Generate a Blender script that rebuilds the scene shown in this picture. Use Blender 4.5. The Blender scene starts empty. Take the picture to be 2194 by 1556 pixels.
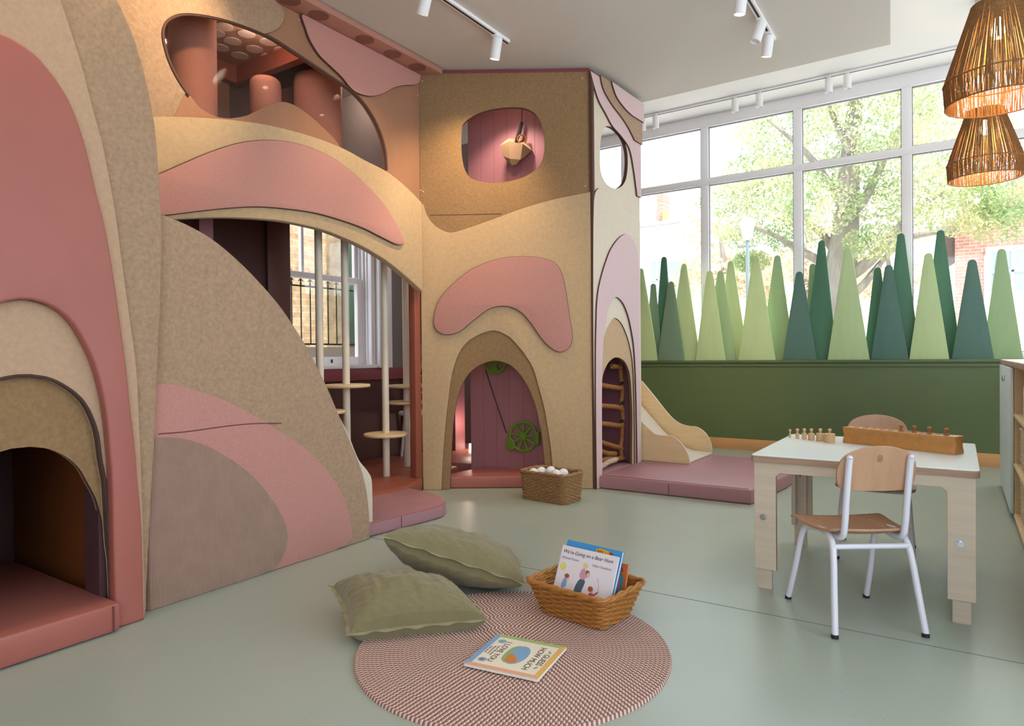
import bpy, bmesh, math, random
from mathutils import Vector, Matrix, noise
random.seed(7)
R = math.radians
SC = bpy.context.scene
COL = SC.collection
# ---------------------------------------------------------------- camera
F, YAW, PIT, ROL = 1429.2, .590171, -.0106987, -.009971
EYE = Vector((0, 0, 1.0))
_d = Vector((-math.sin(YAW)*math.cos(PIT), math.cos(YAW)*math.cos(PIT), math.sin(PIT)))
_r = Vector((math.cos(YAW), math.sin(YAW), 0)); _u = _r.cross(_d)
_r2 = _r*math.cos(ROL) + _u*math.sin(ROL); _u2 = -_r*math.sin(ROL) + _u*math.cos(ROL)
cd = bpy.data.cameras.new('camera'); cam = bpy.data.objects.new('camera', cd); COL.objects.link(cam)
m = Matrix((_r2, _u2, -_d)).transposed().to_4x4(); m.translation = EYE
cam.matrix_world = m; SC.camera = cam
cd.sensor_fit = 'HORIZONTAL'; cd.sensor_width = 36; cd.lens = F/2194*36; cd.clip_start = .05; cd.clip_end = 300
SC.view_settings.view_transform = 'Standard'; SC.view_settings.look = 'None'
SC.view_settings.gamma = 1; SC.view_settings.use_curve_mapping = False
SC.view_settings.exposure = 0.22
# ---------------------------------------------------------------- world, sun, portals
w = bpy.data.worlds.new('world'); SC.world = w; w.use_nodes = True
bgn = w.node_tree.nodes['Background']; bgn.inputs[0].default_value = (.78, .89, 1, 1); bgn.inputs[1].default_value = 3.4
sl = bpy.data.lights.new('sun', 'SUN'); sl.energy = 5.5; sl.angle = R(1); sl.color = (1, .95, .86)
so = bpy.data.objects.new('sun', sl); COL.objects.link(so)
so.rotation_euler = Vector((-.52, .3, -1)).to_track_quat('-Z', 'Y').to_euler()
def portal(loc, sx, sy, direction):
    l = bpy.data.lights.new('window_portal', 'AREA'); l.shape = 'RECTANGLE'; l.size = sx; l.size_y = sy; l.cycles.is_portal = True
    o = bpy.data.objects.new('window_portal', l); COL.objects.link(o); o.location = loc
    o.rotation_euler = Vector(direction).to_track_quat('-Z', 'Z').to_euler()
portal((-.6, 7.47, 2.2), 7, 2.7, (0, -1, 0))
portal((1.1, -2.05, 1.7), 3.0, 2.6, (0, 1, 0))
portal((3.05, 2.6, 1.7), 5.4, 2.3, (-1, 0, 0))
portal((-4.52, 3.8, 1.7), .95, 1.7, (1, 0, 0))
def lamp(kind, name, loc, energy, color, aim=None, size=.05, spot=60, blend=.7):
    l = bpy.data.lights.new(name, kind); l.energy = energy; l.color = color
    if kind in ('SPOT', 'POINT'): l.shadow_soft_size = size
    if kind == 'SPOT': l.spot_size = R(spot); l.spot_blend = blend
    o = bpy.data.objects.new(name, l); COL.objects.link(o); o.location = loc
    if aim is not None: o.rotation_euler = (Vector(aim)-Vector(loc)).to_track_quat('-Z', 'Y').to_euler()
    return o
WARM = (1, .74, .44)
# ---------------------------------------------------------------- pixel rays -> points on real planes
def ray(px, py): return _d + _r2*((px-1097)/F) - _u2*((py-778)/F)
def G(px, py, h=0):
    v = ray(px, py); return EYE + v*((h-1)/v.z)
def PX(px, py, x):
    v = ray(px, py); return EYE + v*(x/v.x)
def PY(px, py, y):
    v = ray(px, py); return EYE + v*(y/v.y)
class Plane:
    """vertical plane through A->B (xy); the visible side is to the right of travel A->B when s=1"""
    def __init__(s, A, B, side=1):
        s.o = Vector((A[0], A[1], 0)); s.e = Vector((B[0]-A[0], B[1]-A[1], 0)).normalized()
        s.n = Vector((s.e.y, -s.e.x, 0))*side
    def uv(s, px, py, off=0):
        o = s.o + s.n*off; v = ray(px, py); t = (o-EYE).dot(s.n)/v.dot(s.n); p = EYE+v*t
        return ((p-s.o).dot(s.e), p.z)
    def mat(s, off=0):
        M = Matrix((s.e, Vector((0, 0, 1)), s.e.cross(Vector((0, 0, 1))))).transposed().to_4x4()
        M.translation = s.o + s.n*off; return M
    def p(s, u, z, off=0): return s.o + s.e*u + Vector((0, 0, z)) + s.n*off
def smooth(pts, closed=True, n=8):
    """Catmull-Rom through pts; a third item marks a corner"""
    N = len(pts); out = []
    for i in range(N if closed else N-1):
        p1, p2 = pts[i], pts[(i+1) % N]
        p0, p3 = pts[i-1] if (closed or i > 0) else p1, pts[(i+2) % N] if (closed or i < N-2) else p2
        c1, c2 = len(p1) > 2, len(p2) > 2
        if c1 and c2: out.append((p1[0], p1[1])); continue
        d = math.dist(p1[:2], p2[:2]) or 1e-6
        da = math.dist(p0[:2], p1[:2]) or d; db = math.dist(p2[:2], p3[:2]) or d
        T1 = [0, 0] if c1 else [(p2[k]-p0[k])/(da+d)*d for k in (0, 1)]
        T2 = [0, 0] if c2 else [(p3[k]-p1[k])/(d+db)*d for k in (0, 1)]
        if c1: T1 = [1.5*(p2[k]-p1[k])-.5*T2[k] for k in (0, 1)]
        if c2: T2 = [1.5*(p2[k]-p1[k])-.5*T1[k] for k in (0, 1)]
        for j in range(n):
            t = j/n; a = 2*t**3-3*t*t+1; b = t**3-2*t*t+t; c = -2*t**3+3*t*t; e = t**3-t*t
            out.append(tuple(a*p1[k]+b*T1[k]+c*p2[k]+e*T2[k] for k in (0, 1)))
    if not closed: out.append(tuple(pts[-1][:2]))
    return out
# ---------------------------------------------------------------- objects
def tag(o, label, cat, group=None, kind=None):
    if label: o['label'] = label
    if cat: o['category'] = cat
    if group: o['group'] = group
    if kind: o['kind'] = kind
    return o
def thing(name, label, cat, loc=(0, 0, 0), rz=0, group=None):
    o = bpy.data.objects.new(name, None); COL.objects.link(o); o.location = loc; o.rotation_euler = (0, 0, rz); o.empty_display_size = .05
    return tag(o, label, cat, group)
def link(name, me, mat, parent=None, world=True, sharp=35):
    if mat is not None and not me.materials: me.materials.append(mat)
    if sharp is not None:
        me.polygons.foreach_set('use_smooth', [True]*len(me.polygons)); me.set_sharp_from_angle(angle=R(sharp))
    o = bpy.data.objects.new(name, me); COL.objects.link(o)
    if parent is not None:
        o.parent = parent
        if world: o.matrix_parent_inverse = root_matrix(parent).inverted()
    return o
def root_matrix(p):
    M = Matrix.Identity(4); ch = []
    while p is not None: ch.append(p); p = p.parent
    for q in reversed(ch): M = M @ q.matrix_parent_inverse @ q.matrix_basis
    return M
def struct(o): o['kind'] = 'structure'; return o
class MB:
    def __init__(s): s.v = []; s.f = []
    def add(s, v, f):
        k = len(s.v); s.v += [tuple(x) for x in v]; s.f += [tuple(i+k for i in q) for q in f]; return s
    def box(s, x0, x1, y0, y1, z0, z1, M=None):
        v = [Vector((x, y, z)) for z in (z0, z1) for y in (y0, y1) for x in (x0, x1)]
        if M is not None: v = [M @ q for q in v]
        return s.add(v, [(0, 2, 3, 1), (4, 5, 7, 6), (0, 1, 5, 4), (2, 6, 7, 3), (0, 4, 6, 2), (1, 3, 7, 5)])
    def tube(s, pts, r, n=10, cap=True, closed=False):
        pts = [Vector(p) for p in pts]; N = len(pts); rr = r if hasattr(r, '__len__') else [r]*N
        t0 = (pts[1]-pts[0]).normalized(); a = t0.orthogonal().normalized(); V = []; Fc = []
        for i in range(N):
            if closed: t = (pts[(i+1) % N]-pts[i-1]).normalized()
            else: t = (pts[min(i+1, N-1)]-pts[max(i-1, 0)]).normalized()
            a = (a - t*a.dot(t)).normalized(); b = t.cross(a)
            for k in range(n):
                an = 2*math.pi*k/n; V.append(pts[i]+(a*math.cos(an)+b*math.sin(an))*rr[i])
        for i in range(N if closed else N-1):
            j = (i+1) % N
            for k in range(n):
                l = (k+1) % n; Fc.append((i*n+k, i*n+l, j*n+l, j*n+k))
        if cap and not closed: Fc += [tuple(range(n-1, -1, -1)), tuple((N-1)*n+k for k in range(n))]
        return s.add(V, Fc)
    def cyl(s, a, b, r, r2=None, n=24): return s.tube([a, b], [r, r if r2 is None else r2], n)
    def lathe(s, prof, c=(0, 0, 0), n=32, M=None):
        V = []; N = len(prof)
        for r, z in prof:
            for k in range(n):
                an = 2*math.pi*k/n; p = Vector((r*math.cos(an), r*math.sin(an), z)); V.append((M @ p if M is not None else p)+Vector(c))
        Fc = [(i*n+k, i*n+(k+1) % n, (i+1)*n+(k+1) % n, (i+1)*n+k) for i in range(N-1) for k in range(n)]
        if prof[0][0] > 1e-6: Fc.append(tuple(range(n-1, -1, -1)))
        if prof[-1][0] > 1e-6: Fc.append(tuple((N-1)*n+k for k in range(n)))
        return s.add(V, Fc)
    def mesh(s, name='m', bevel=0, seg=2, merge=False):
        me = bpy.data.meshes.new(name); me.from_pydata(s.v, [], s.f)
        bm = bmesh.new(); bm.from_mesh(me)
        if merge: bmesh.ops.remove_doubles(bm, verts=bm.verts, dist=1e-5)
        bmesh.ops.recalc_face_normals(bm, faces=bm.faces)
        if bevel:
            ed = [e for e in bm.edges if len(e.link_faces) == 2 and e.calc_face_angle(0) > R(50)]
            bmesh.ops.bevel(bm, geom=ed, offset=bevel, segments=seg, affect='EDGES', profile=.5, clamp_overlap=True)
        bm.to_mesh(me); bm.free(); me.update(); return me
    def build(s, name, mat, parent=None, bevel=0, world=True, sharp=35, seg=2, merge=False):
        return link(name, s.mesh(name, bevel, seg, merge), mat, parent, world, sharp)
def box(name, b, mat, parent=None, bevel=0, world=True): return MB().box(*b).build(name, mat, parent, bevel, world)
def curve_mesh(loops, M, thick, bevel, name='m', edge=None, face=None):
    cu = bpy.data.curves.new('c', 'CURVE'); cu.dimensions = '2D'; cu.fill_mode = 'BOTH'
    cu.extrude = max(thick/2-bevel, .0002); cu.bevel_depth = bevel; cu.bevel_resolution = 2; cu.offset = -bevel
    for lp in loops:
        sp = cu.splines.new('POLY'); sp.points.add(len(lp)-1); sp.use_cyclic_u = True
        for i, p in enumerate(lp): sp.points[i].co = (p[0], p[1], 0, 1)
    o = bpy.data.objects.new('c', cu); COL.objects.link(o)
    me = bpy.data.meshes.new_from_object(o.evaluated_get(bpy.context.evaluated_depsgraph_get()))
    bpy.data.objects.remove(o); bpy.data.curves.remove(cu)
    bm = bmesh.new(); bm.from_mesh(me); bmesh.ops.remove_doubles(bm, verts=bm.verts, dist=2e-5)
    bmesh.ops.recalc_face_normals(bm, faces=bm.faces); bm.to_mesh(me); bm.free()
    me.materials.clear(); me.name = name
    if face is not None: me.materials.append(face)
    if edge is not None:
        me.materials.append(edge)
        for p in me.polygons: p.material_index = 1 if abs(p.normal.z) < .75 else 0
    me.transform(M); me.update(); return me
def panel(name, pl, outer, holes, front, thick, mat, parent, bevel=.003, edge=None, uv=False):
    """padded board on a vertical plane; front face at offset `front`"""
    loops = []
    for lp in [outer]+list(holes):
        loops.append(lp if uv else [pl.uv(x, y, front) for x, y in lp])
    me = curve_mesh(loops, pl.mat(front-thick/2), thick, bevel, name, edge, mat)
    for v in me.vertices: v.co.z = max(v.co.z, .0008)
    return link(name, me, None, parent, sharp=40)
def slab(name, xy, z0, z1, mat, parent=None, bevel=.01, holes=()):
    M = Matrix.Translation((0, 0, (z0+z1)/2))
    return link(name, curve_mesh([xy]+list(holes), M, z1-z0, bevel, name, None, mat), None, parent, sharp=40)
def seam(name, pts, r, mat, parent): return MB().tube(pts, r, 6).build(name, mat, parent)
def text(name, s, size, M, mat, parent, shear=0, align='LEFT', ext=.0003, world=True, wid=1):
    cu = bpy.data.curves.new('t', 'FONT'); cu.body = s; cu.size = size; cu.shear = shear; cu.align_x = align; cu.extrude = ext
    o = bpy.data.objects.new('t', cu); COL.objects.link(o)
    me = bpy.data.meshes.new_from_object(o.evaluated_get(bpy.context.evaluated_depsgraph_get()))
    bpy.data.objects.remove(o); me.materials.clear(); me.transform(M @ Matrix.Diagonal((wid, 1, 1, 1))); return link(name, me, mat, parent, world, None)
def copy_tree(o, parent=None):
    c = o.copy(); COL.objects.link(c)
    if parent is not None: c.parent = parent
    for ch in [q for q in list(bpy.data.objects) if q.parent == o]: copy_tree(ch, c)
    return c
# ---------------------------------------------------------------- materials
def srgb(h):
    h = h.lstrip('#'); c = [int(h[i:i+2], 16)/255 for i in (0, 2, 4)]
    return tuple(x/12.92 if x < .04045 else ((x+.055)/1.055)**2.4 for x in c)+(1,)
def mat(name, col, rough=.6, metal=0, spec=.5, emit=0, var=0, vscale=8, stretch=(1, 1, 1), bump=0, bscale=200, bstretch=(1, 1, 1), sheen=0, col2=None, detail=4, coat=0, alpha=1, trans=0):
    M = bpy.data.materials.new(name); M.use_nodes = True; nt = M.node_tree; b = nt.nodes['Principled BSDF']
    c = srgb(col) if isinstance(col, str) else col
    b.inputs['Base Color'].default_value = c; b.inputs['Roughness'].default_value = rough; b.inputs['Metallic'].default_value = metal
    b.inputs['Specular IOR Level'].default_value = spec; b.inputs['Sheen Weight'].default_value = sheen; b.inputs['Coat Weight'].default_value = coat
    if trans: b.inputs['Transmission Weight'].default_value = trans
    if emit: b.inputs['Emission Color'].default_value = c; b.inputs['Emission Strength'].default_value = emit
    N = nt.nodes.new; L = nt.links.new
    tc = N('ShaderNodeTexCoord')
    if var:
        mp = N('ShaderNodeMapping'); mp.inputs['Scale'].default_value = stretch; L(tc.outputs['Object'], mp.inputs[0])
        n = N('ShaderNodeTexNoise'); n.inputs['Scale'].default_value = vscale; n.inputs['Detail'].default_value = detail; n.inputs['Roughness'].default_value = .65; L(mp.outputs[0], n.inputs[0])
        cr = N('ShaderNodeValToRGB'); cr.color_ramp.elements[0].position = .3; cr.color_ramp.elements[1].position = .7
        c2 = srgb(col2) if col2 else tuple(x*(1-var) for x in c[:3])+(1,)
        cr.color_ramp.elements[0].color = c2; cr.color_ramp.elements[1].color = tuple(min(1, x*(1+var*.4)) for x in c[:3])+(1,)
        L(n.outputs['Fac'], cr.inputs[0]); L(cr.outputs[0], b.inputs['Base Color'])
    if bump:
        mp = N('ShaderNodeMapping'); mp.inputs['Scale'].default_value = bstretch; L(tc.outputs['Object'], mp.inputs[0])
        n = N('ShaderNodeTexNoise'); n.inputs['Scale'].default_value = bscale; n.inputs['Detail'].default_value = 2; L(mp.outputs[0], n.inputs[0])
        bu = N('ShaderNodeBump'); bu.inputs['Strength'].default_value = bump; bu.inputs['Distance'].default_value = .003
        L(n.outputs['Fac'], bu.inputs['Height']); L(bu.outputs[0], b.inputs['Normal'])
    return M
FELT = dict(rough=.95, spec=.15, var=.25, vscale=60, detail=12, bump=.5, bscale=350, sheen=.25)
m_tan = mat('tan_felt', '#B19175', **FELT)
m_tan_dk = mat('brown_tan_felt', '#9D7B57', **FELT)
m_beige = mat('beige_felt', '#C6A680', rough=.95, spec=.15, var=.10, vscale=40, bump=.4, bscale=350, sheen=.25)
m_beige2 = mat('pinkish_beige_felt', '#C2A083', rough=.95, spec=.15, var=.10, vscale=60, bump=.4, bscale=350, sheen=.25)
m_cream = mat('pale_beige_felt', '#DDCFBA', rough=.9, spec=.2, var=.06, vscale=40, bump=.3, bscale=350, sheen=.2)
m_pink = mat('pink_felt', '#C48B80', rough=.95, spec=.15, var=.14, vscale=120, bump=.5, bscale=350, sheen=.3)
m_pinkl = mat('pale_pink_felt', '#D8BBBB', rough=.9, spec=.2, var=.06, vscale=120, bump=.3, bscale=350, sheen=.2)
m_edge = mat('brown_felt_edge', '#5E4136', rough=.9)
m_leather = mat('pink_leather', '#AA6459', rough=.42, spec=.4, var=.06, vscale=3, bump=.08, bscale=30)
m_leather2 = mat('mauve_leather', '#AC7D84', rough=.4, spec=.4, var=.05, vscale=3, bump=.08, bscale=30)
m_terra = mat('terracotta_leather', '#96523F', rough=.45, spec=.4, var=.06, vscale=3, bump=.1, bscale=20)
m_dkp = mat('dark_piping', '#4A332C', rough=.8)
m_seam = mat('dark_seam', '#6E3F3D', rough=.8)
m_brown = mat('smooth_brown_suede', '#A5775B', rough=.75, spec=.3, var=.1, vscale=4, stretch=(1, 1, .3), bump=.1, bscale=60)
m_plum = mat('dark_plum_paint', '#4E2C29', rough=.55, var=.05, vscale=4)
m_maroon = mat('maroon_paint', '#8A4249', rough=.5, var=.04, vscale=4)
m_mauve = mat('mauve_paint', '#9C6168', rough=.55, var=.05, vscale=5)
m_rust = mat('amber_panel', '#8A4A1E', rough=.6, var=.1, vscale=5)
m_white = mat('white_plaster', '#F3F0EE', rough=.85, var=.015, vscale=2, bump=.05, bscale=60)
m_ceil = mat('white_ceiling_paint', '#D9D2CB', rough=.9, var=.01, vscale=2)
m_frame = mat('white_frame_paint', '#F8F5F7', rough=.4, var=.01)
m_green = mat('dark_green_paint', '#5F6F49', rough=.38, spec=.4, var=.04, vscale=3)
m_greenl = mat('green_wheel_plastic', '#6F9030', rough=.35, spec=.5, var=.03)
m_wood = mat('pine_wood', '#D2A06A', rough=.5, var=.14, vscale=6, stretch=(.6, .6, 9), bump=.05, bscale=30)
m_birch = mat('birch_plywood', '#E4C696', rough=.5, var=.10, vscale=5, stretch=(.7, .7, 7), detail=6)
m_birchleg = mat('pale_birch_plywood', '#D8C6B0', rough=.55, var=.10, vscale=6, stretch=(.5, 1, 8), detail=6)
m_plyedge = mat('plywood_edge', '#B7977F', rough=.7, var=.35, vscale=9, stretch=(.3, .3, 30))
m_top = mat('white_laminate', '#E9F1F4', rough=.3, var=.01)
m_chair = mat('beech_seat_wood', '#C09474', rough=.4, spec=.5, var=.14, vscale=5, stretch=(6, 1, 1), detail=5)
m_tube = mat('white_metal_tube', '#E2E0EA', rough=.3, spec=.5, var=.01)
m_black = mat('black_rubber', '#1C1A1A', rough=.6, var=.05)
m_chrome = mat('chrome_bolt', '#B9BEC4', rough=.25, metal=.9, var=.02)
m_orangewood = mat('honey_wood_block', '#C98E4C', rough=.4, var=.16, vscale=5, stretch=(8, 1, 8), detail=5)
m_knob = mat('turned_light_wood', '#D7B083', rough=.45, var=.1, vscale=30)
m_knobd = mat('turned_brown_wood', '#A8683C', rough=.4, var=.1, vscale=30)
m_wicker = mat('honey_wicker', '#B5793A', rough=.5, spec=.4, var=.3, vscale=60, bump=.1)
m_sea = mat('seagrass', '#A98053', rough=.8, var=.45, vscale=90, bump=.3)
m_seaw = mat('pale_seagrass', '#D9C4A4', rough=.8, var=.35, vscale=90, bump=.3)
m_cush = mat('olive_linen', '#857B59', rough=.9, spec=.2, var=.10, vscale=25, bump=.5, bscale=420, sheen=.3)
m_cushp = mat('olive_linen_piping', '#9F977A', rough=.9, spec=.2, var=.05, bump=.3)
m_ball = mat('white_plastic_ball', '#F1EEF2', rough=.3, var=.01)
m_jute = mat('jute_cord', '#8C5F30', rough=.85, var=.4, vscale=80)
m_rope = mat('hemp_rope', '#A9713B', rough=.9, var=.4, vscale=90)
m_bulb = mat('glowing_bulb', (1, .72, .38, 1), rough=.3, emit=25)
m_glow = mat('glowing_lens', (1, .86, .66, 1), emit=12)
m_pole = mat('pale_pole_paint', '#E2D3BE', rough=.4, var=.04, vscale=8)
m_disc = mat('birch_disc', '#E0C39A', rough=.45, var=.1, vscale=8)
m_blue = mat('pale_blue_laminate', '#E0EEEF', rough=.4, var=.01)
m_pinkcol = mat('pink_padded_fabric', '#B97C68', rough=.85, var=.06, vscale=20, bump=.2)
m_grey = mat('grey_lilac_panel', '#B4B0AE', rough=.6, var=.03)
m_mesh = mat('white_cord', '#E6E2DC', rough=.8, var=.02)
def glass_mat(name, gloss=.06, tint=(1, 1, 1, 1)):
    M = bpy.data.materials.new(name); M.use_nodes = True; nt = M.node_tree; nt.nodes.remove(nt.nodes['Principled BSDF'])
    t = nt.nodes.new('ShaderNodeBsdfTransparent'); t.inputs[0].default_value = tint
    g = nt.nodes.new('ShaderNodeBsdfGlossy'); g.inputs['Roughness'].default_value = .03
    mx = nt.nodes.new('ShaderNodeMixShader'); mx.inputs[0].default_value = gloss
    nt.links.new(t.outputs[0], mx.inputs[1]); nt.links.new(g.outputs[0], mx.inputs[2]); nt.links.new(mx.outputs[0], nt.nodes['Material Output'].inputs[0])
    return M
m_glass = glass_mat('window_glass', .04); m_plexi = glass_mat('clear_acrylic', .025, (.96, .93, .92, 1))
def cord_mat():
    M = mat('pink_corduroy', '#A2806F', rough=.9, spec=.2, var=.10, vscale=14, sheen=.4); nt = M.node_tree; N = nt.nodes.new; L = nt.links.new
    tc = N('ShaderNodeTexCoord'); wv = N('ShaderNodeTexWave'); wv.bands_direction = 'Y'; wv.inputs['Scale'].default_value = 36; wv.inputs['Distortion'].default_value = .3
    L(tc.outputs['Object'], wv.inputs[0]); bu = N('ShaderNodeBump'); bu.inputs['Strength'].default_value = .7; bu.inputs['Distance'].default_value = .003
    L(wv.outputs['Fac'], bu.inputs['Height']); L(bu.outputs[0], nt.nodes['Principled BSDF'].inputs['Normal']); return M
m_cord = cord_mat()
def floor_mat():
    M = mat('sage_green_linoleum', '#9BA88F', rough=.42, spec=.5); nt = M.node_tree; N = nt.nodes.new; L = nt.links.new; b = nt.nodes['Principled BSDF']
    tc = N('ShaderNodeTexCoord')
    n1 = N('ShaderNodeTexNoise'); n1.inputs['Scale'].default_value = 1.3; n1.inputs['Detail'].default_value = 3; L(tc.outputs['Object'], n1.inputs[0])
    r1 = N('ShaderNodeValToRGB'); r1.color_ramp.elements[0].color = srgb('#A1AC9E'); r1.color_ramp.elements[1].color = srgb('#ACB6AC'); L(n1.outputs['Fac'], r1.inputs[0])
    v = N('ShaderNodeTexVoronoi'); v.inputs['Scale'].default_value = 42; v.inputs['Randomness'].default_value = 1; L(tc.outputs['Object'], v.inputs[0])
    lt = N('ShaderNodeMath'); lt.operation = 'LESS_THAN'; lt.inputs[1].default_value = .085; L(v.outputs['Distance'], lt.inputs[0])
    sp = N('ShaderNodeSeparateColor'); L(v.outputs['Color'], sp.inputs[0])
    g2 = N('ShaderNodeMath'); g2.operation = 'GREATER_THAN'; g2.inputs[1].default_value = .72; L(sp.outputs[0], g2.inputs[0])
    mu = N('ShaderNodeMath'); mu.operation = 'MULTIPLY'; L(lt.outputs[0], mu.inputs[0]); L(g2.outputs[0], mu.inputs[1])
    mx = N('ShaderNodeMix'); mx.data_type = 'RGBA'; L(mu.outputs[0], mx.inputs['Factor']); L(r1.outputs[0], mx.inputs['A']); mx.inputs['B'].default_value = srgb('#7F8976')
    L(mx.outputs['Result'], b.inputs['Base Color'])
    n2 = N('ShaderNodeTexNoise'); n2.inputs['Scale'].default_value = 3; L(tc.outputs['Object'], n2.inputs[0])
    mr = N('ShaderNodeMapRange'); mr.inputs['To Min'].default_value = .26; mr.inputs['To Max'].default_value = .4; L(n2.outputs['Fac'], mr.inputs[0]); L(mr.outputs[0], b.inputs['Roughness'])
    return M
m_floor = floor_mat()
def brick_mat(name, c1, c2, mortar, scale, axis='Y'):
    M = mat(name, c1, rough=.9); nt = M.node_tree; N = nt.nodes.new; L = nt.links.new
    tc = N('ShaderNodeTexCoord'); s = N('ShaderNodeSeparateXYZ'); L(tc.outputs['Object'], s.inputs[0]); c = N('ShaderNodeCombineXYZ')
    L(s.outputs[axis], c.inputs[0]); L(s.outputs['Z'], c.inputs[1])
    b = N('ShaderNodeTexBrick'); b.inputs['Color1'].default_value = srgb(c1); b.inputs['Color2'].default_value = srgb(c2); b.inputs['Mortar'].default_value = srgb(mortar)
    b.inputs['Scale'].default_value = scale; b.inputs['Mortar Size'].default_value = .016; b.inputs['Row Height'].default_value = .34; b.inputs['Brick Width'].default_value = 1.0; b.inputs['Bias'].default_value = -.1
    L(c.outputs[0], b.inputs[0]); n = N('ShaderNodeTexNoise'); n.inputs['Scale'].default_value = 14; n.inputs['Detail'].default_value = 6; L(tc.outputs['Object'], n.inputs[0])
    r = N('ShaderNodeValToRGB'); r.color_ramp.elements[0].position = .35; r.color_ramp.elements[0].color = (.55, .5, .45, 1); r.color_ramp.elements[1].position = .6; r.color_ramp.elements[1].color = (1, 1, 1, 1); L(n.outputs['Fac'], r.inputs[0])
    mx = N('ShaderNodeMix'); mx.data_type = 'RGBA'; mx.blend_type = 'MULTIPLY'; mx.inputs['Factor'].default_value = .5; L(b.outputs['Color'], mx.inputs['A']); L(r.outputs[0], mx.inputs['B'])
    L(mx.outputs['Result'], nt.nodes['Principled BSDF'].inputs['Base Color']); return M
m_brick = brick_mat('yellow_stock_brick', '#DCC6A2', '#CBA67E', '#EADFCB', 4.4)
m_brickr = brick_mat('red_brick', '#C4907E', '#B37F70', '#E2D5CA', 4.4, 'X')
m_stone = mat('rubble_stone', '#A8987C', rough=.95, var=.5, vscale=5, bump=.6, bscale=10)

# ================================================================ SETTING
XW, YW, YG = -4.35, 7.1, 7.4       # left wall, low green wall front, glazing plane
LC, HC = 3.145, 3.62                 # low and high ceiling
struct(box('floor', (-4.6, 3.2, -2.2, 7.6, -.12, 0), m_floor))
seam1 = MB(); a = G(1372, 1264); b = G(2194, 1423); dd = (b-a).normalized()
seam1.box(-3, 5, -.0018, .0018, 0, .0009, Matrix.Translation(a) @ Matrix.Rotation(math.atan2(dd.y, dd.x), 4, 'Z'))
struct(seam1.build('trim_1', mat('floor_weld_line', '#6A7668', rough=.5)))
# low ceiling with bulkhead corner, high ceiling above
e1 = G(1907.8, 95.3, LC); e0 = G(1908, 1, LC); dv = (e0-e1); dv.z = 0; dv.normalize(); ecn = e1 + dv*7.4
slab_pts = [(-4.6, -2.2), (ecn.x, -2.2), (e1.x, e1.y), (-4.6, e1.y)]
struct(slab('ceiling', slab_pts, LC, HC+.02, m_ceil, bevel=.001))
struct(box('ceiling', (-4.6, 3.3, -2.2, 7.6, HC+.02, HC+.35), m_white))
# left wall with the sash window opening
wl = MB(); WY0, WY1, WZ0, WZ1 = 3.30, 4.30, .905, 2.62
wl.box(XW-.2, XW, -2.2, WY0, 0, HC+.02).box(XW-.2, XW, WY1, 7.6, 0, HC+.02).box(XW-.2, XW, WY0, WY1, 0, WZ0).box(XW-.2, XW, WY0, WY1, WZ1, HC+.02)
struct(wl.build('wall_left', m_plum))
struct(box('trim_2', (XW-.02, XW+.02, 2.5, 5.3, .80, .905), m_maroon, bevel=.003))
struct(box('trim_3', (XW, XW+.03, 3.16, 3.365, .905, LC), mat('brown_post_paint', '#643C38', rough=.5, var=.03), bevel=.003))
# sash window
WB = struct(thing('window_1', None, None, (XW-.1, 3.8, WZ0))); del_ = None
fr = MB(); xa, xb = XW-.16, XW-.1
fr.box(XW-.2, XW, WY1-.05, WY1, WZ0, WZ1).box(XW-.2, XW, WY0, WY0+.05, WZ0, WZ1).box(XW-.2, XW, WY0, WY1, WZ1-.05, WZ1).box(XW-.2, XW+.03, WY0, WY1, WZ0, WZ0+.03)
for k in range(3): fr.box(XW-.13+.035*k, XW-.115+.035*k, WY1-.085+.012*k, WY1-.05, WZ0+.03, WZ1-.05)
fr.build('window_frame', m_frame, WB, .002)
sa = MB(); sa.box(XW-.13, XW-.09, WY0+.05, WY1-.07, WZ0+.03, WZ0+.10).box(XW-.13, XW-.09, WY0+.05, WY1-.07, 1.655, 1.70).box(XW-.132, XW-.088, WY1-.13, WY1-.072, WZ0+.032, 1.698).box(XW-.132, XW-.088, WY0+.05, WY0+.1, WZ0+.032, 1.698)
sa.build('lower_sash', m_frame, WB, .003)
sb = MB(); sb.box(XW-.17, XW-.13, WY0+.05, WY1-.07, 1.66, 1.71).box(XW-.168, XW-.133, WY1-.12, WY1-.075, 1.7, WZ1-.05).box(XW-.17, XW-.13, 3.60, 3.625, 1.7, WZ1-.05)
sb.build('upper_sash', m_frame, WB, .003)
box('pane', (XW-.112, XW-.108, WY0+.08, WY1-.1, WZ0+.08, 1.67), m_glass, WB); box('pane', (XW-.152, XW-.148, WY0+.06, WY1-.1, 1.69, WZ1-.05), m_glass, WB)
box('sash_latch', (XW-.09, XW-.08, 3.86, 3.872, WZ0+.05, WZ0+.08), m_black, WB)
# splayed white reveal right of the window, then the grey shutter and plum post
struct(box('trim_4', (XW, XW+.05, 4.30, 4.46, .905, LC), m_frame, bevel=.004))
struct(box('trim_5', (XW, XW+.02, 4.46, 4.66, .905, LC), mat('grey_shutter', '#7B7270', rough=.6, var=.03)))
struct(box('trim_6', (XW, XW+.05, 4.66, 4.76, .1, LC), m_mauve))
struct(box('trim_7', (XW, XW+.04, 4.80, 5.3, 1.0, 1.12), mat('lilac_sill', '#7D6E7C', rough=.6, var=.03)))
struct(box('trim_8', (XW, XW+.02, 4.76, 5.3, .1, 1.0), m_terra))
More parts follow.
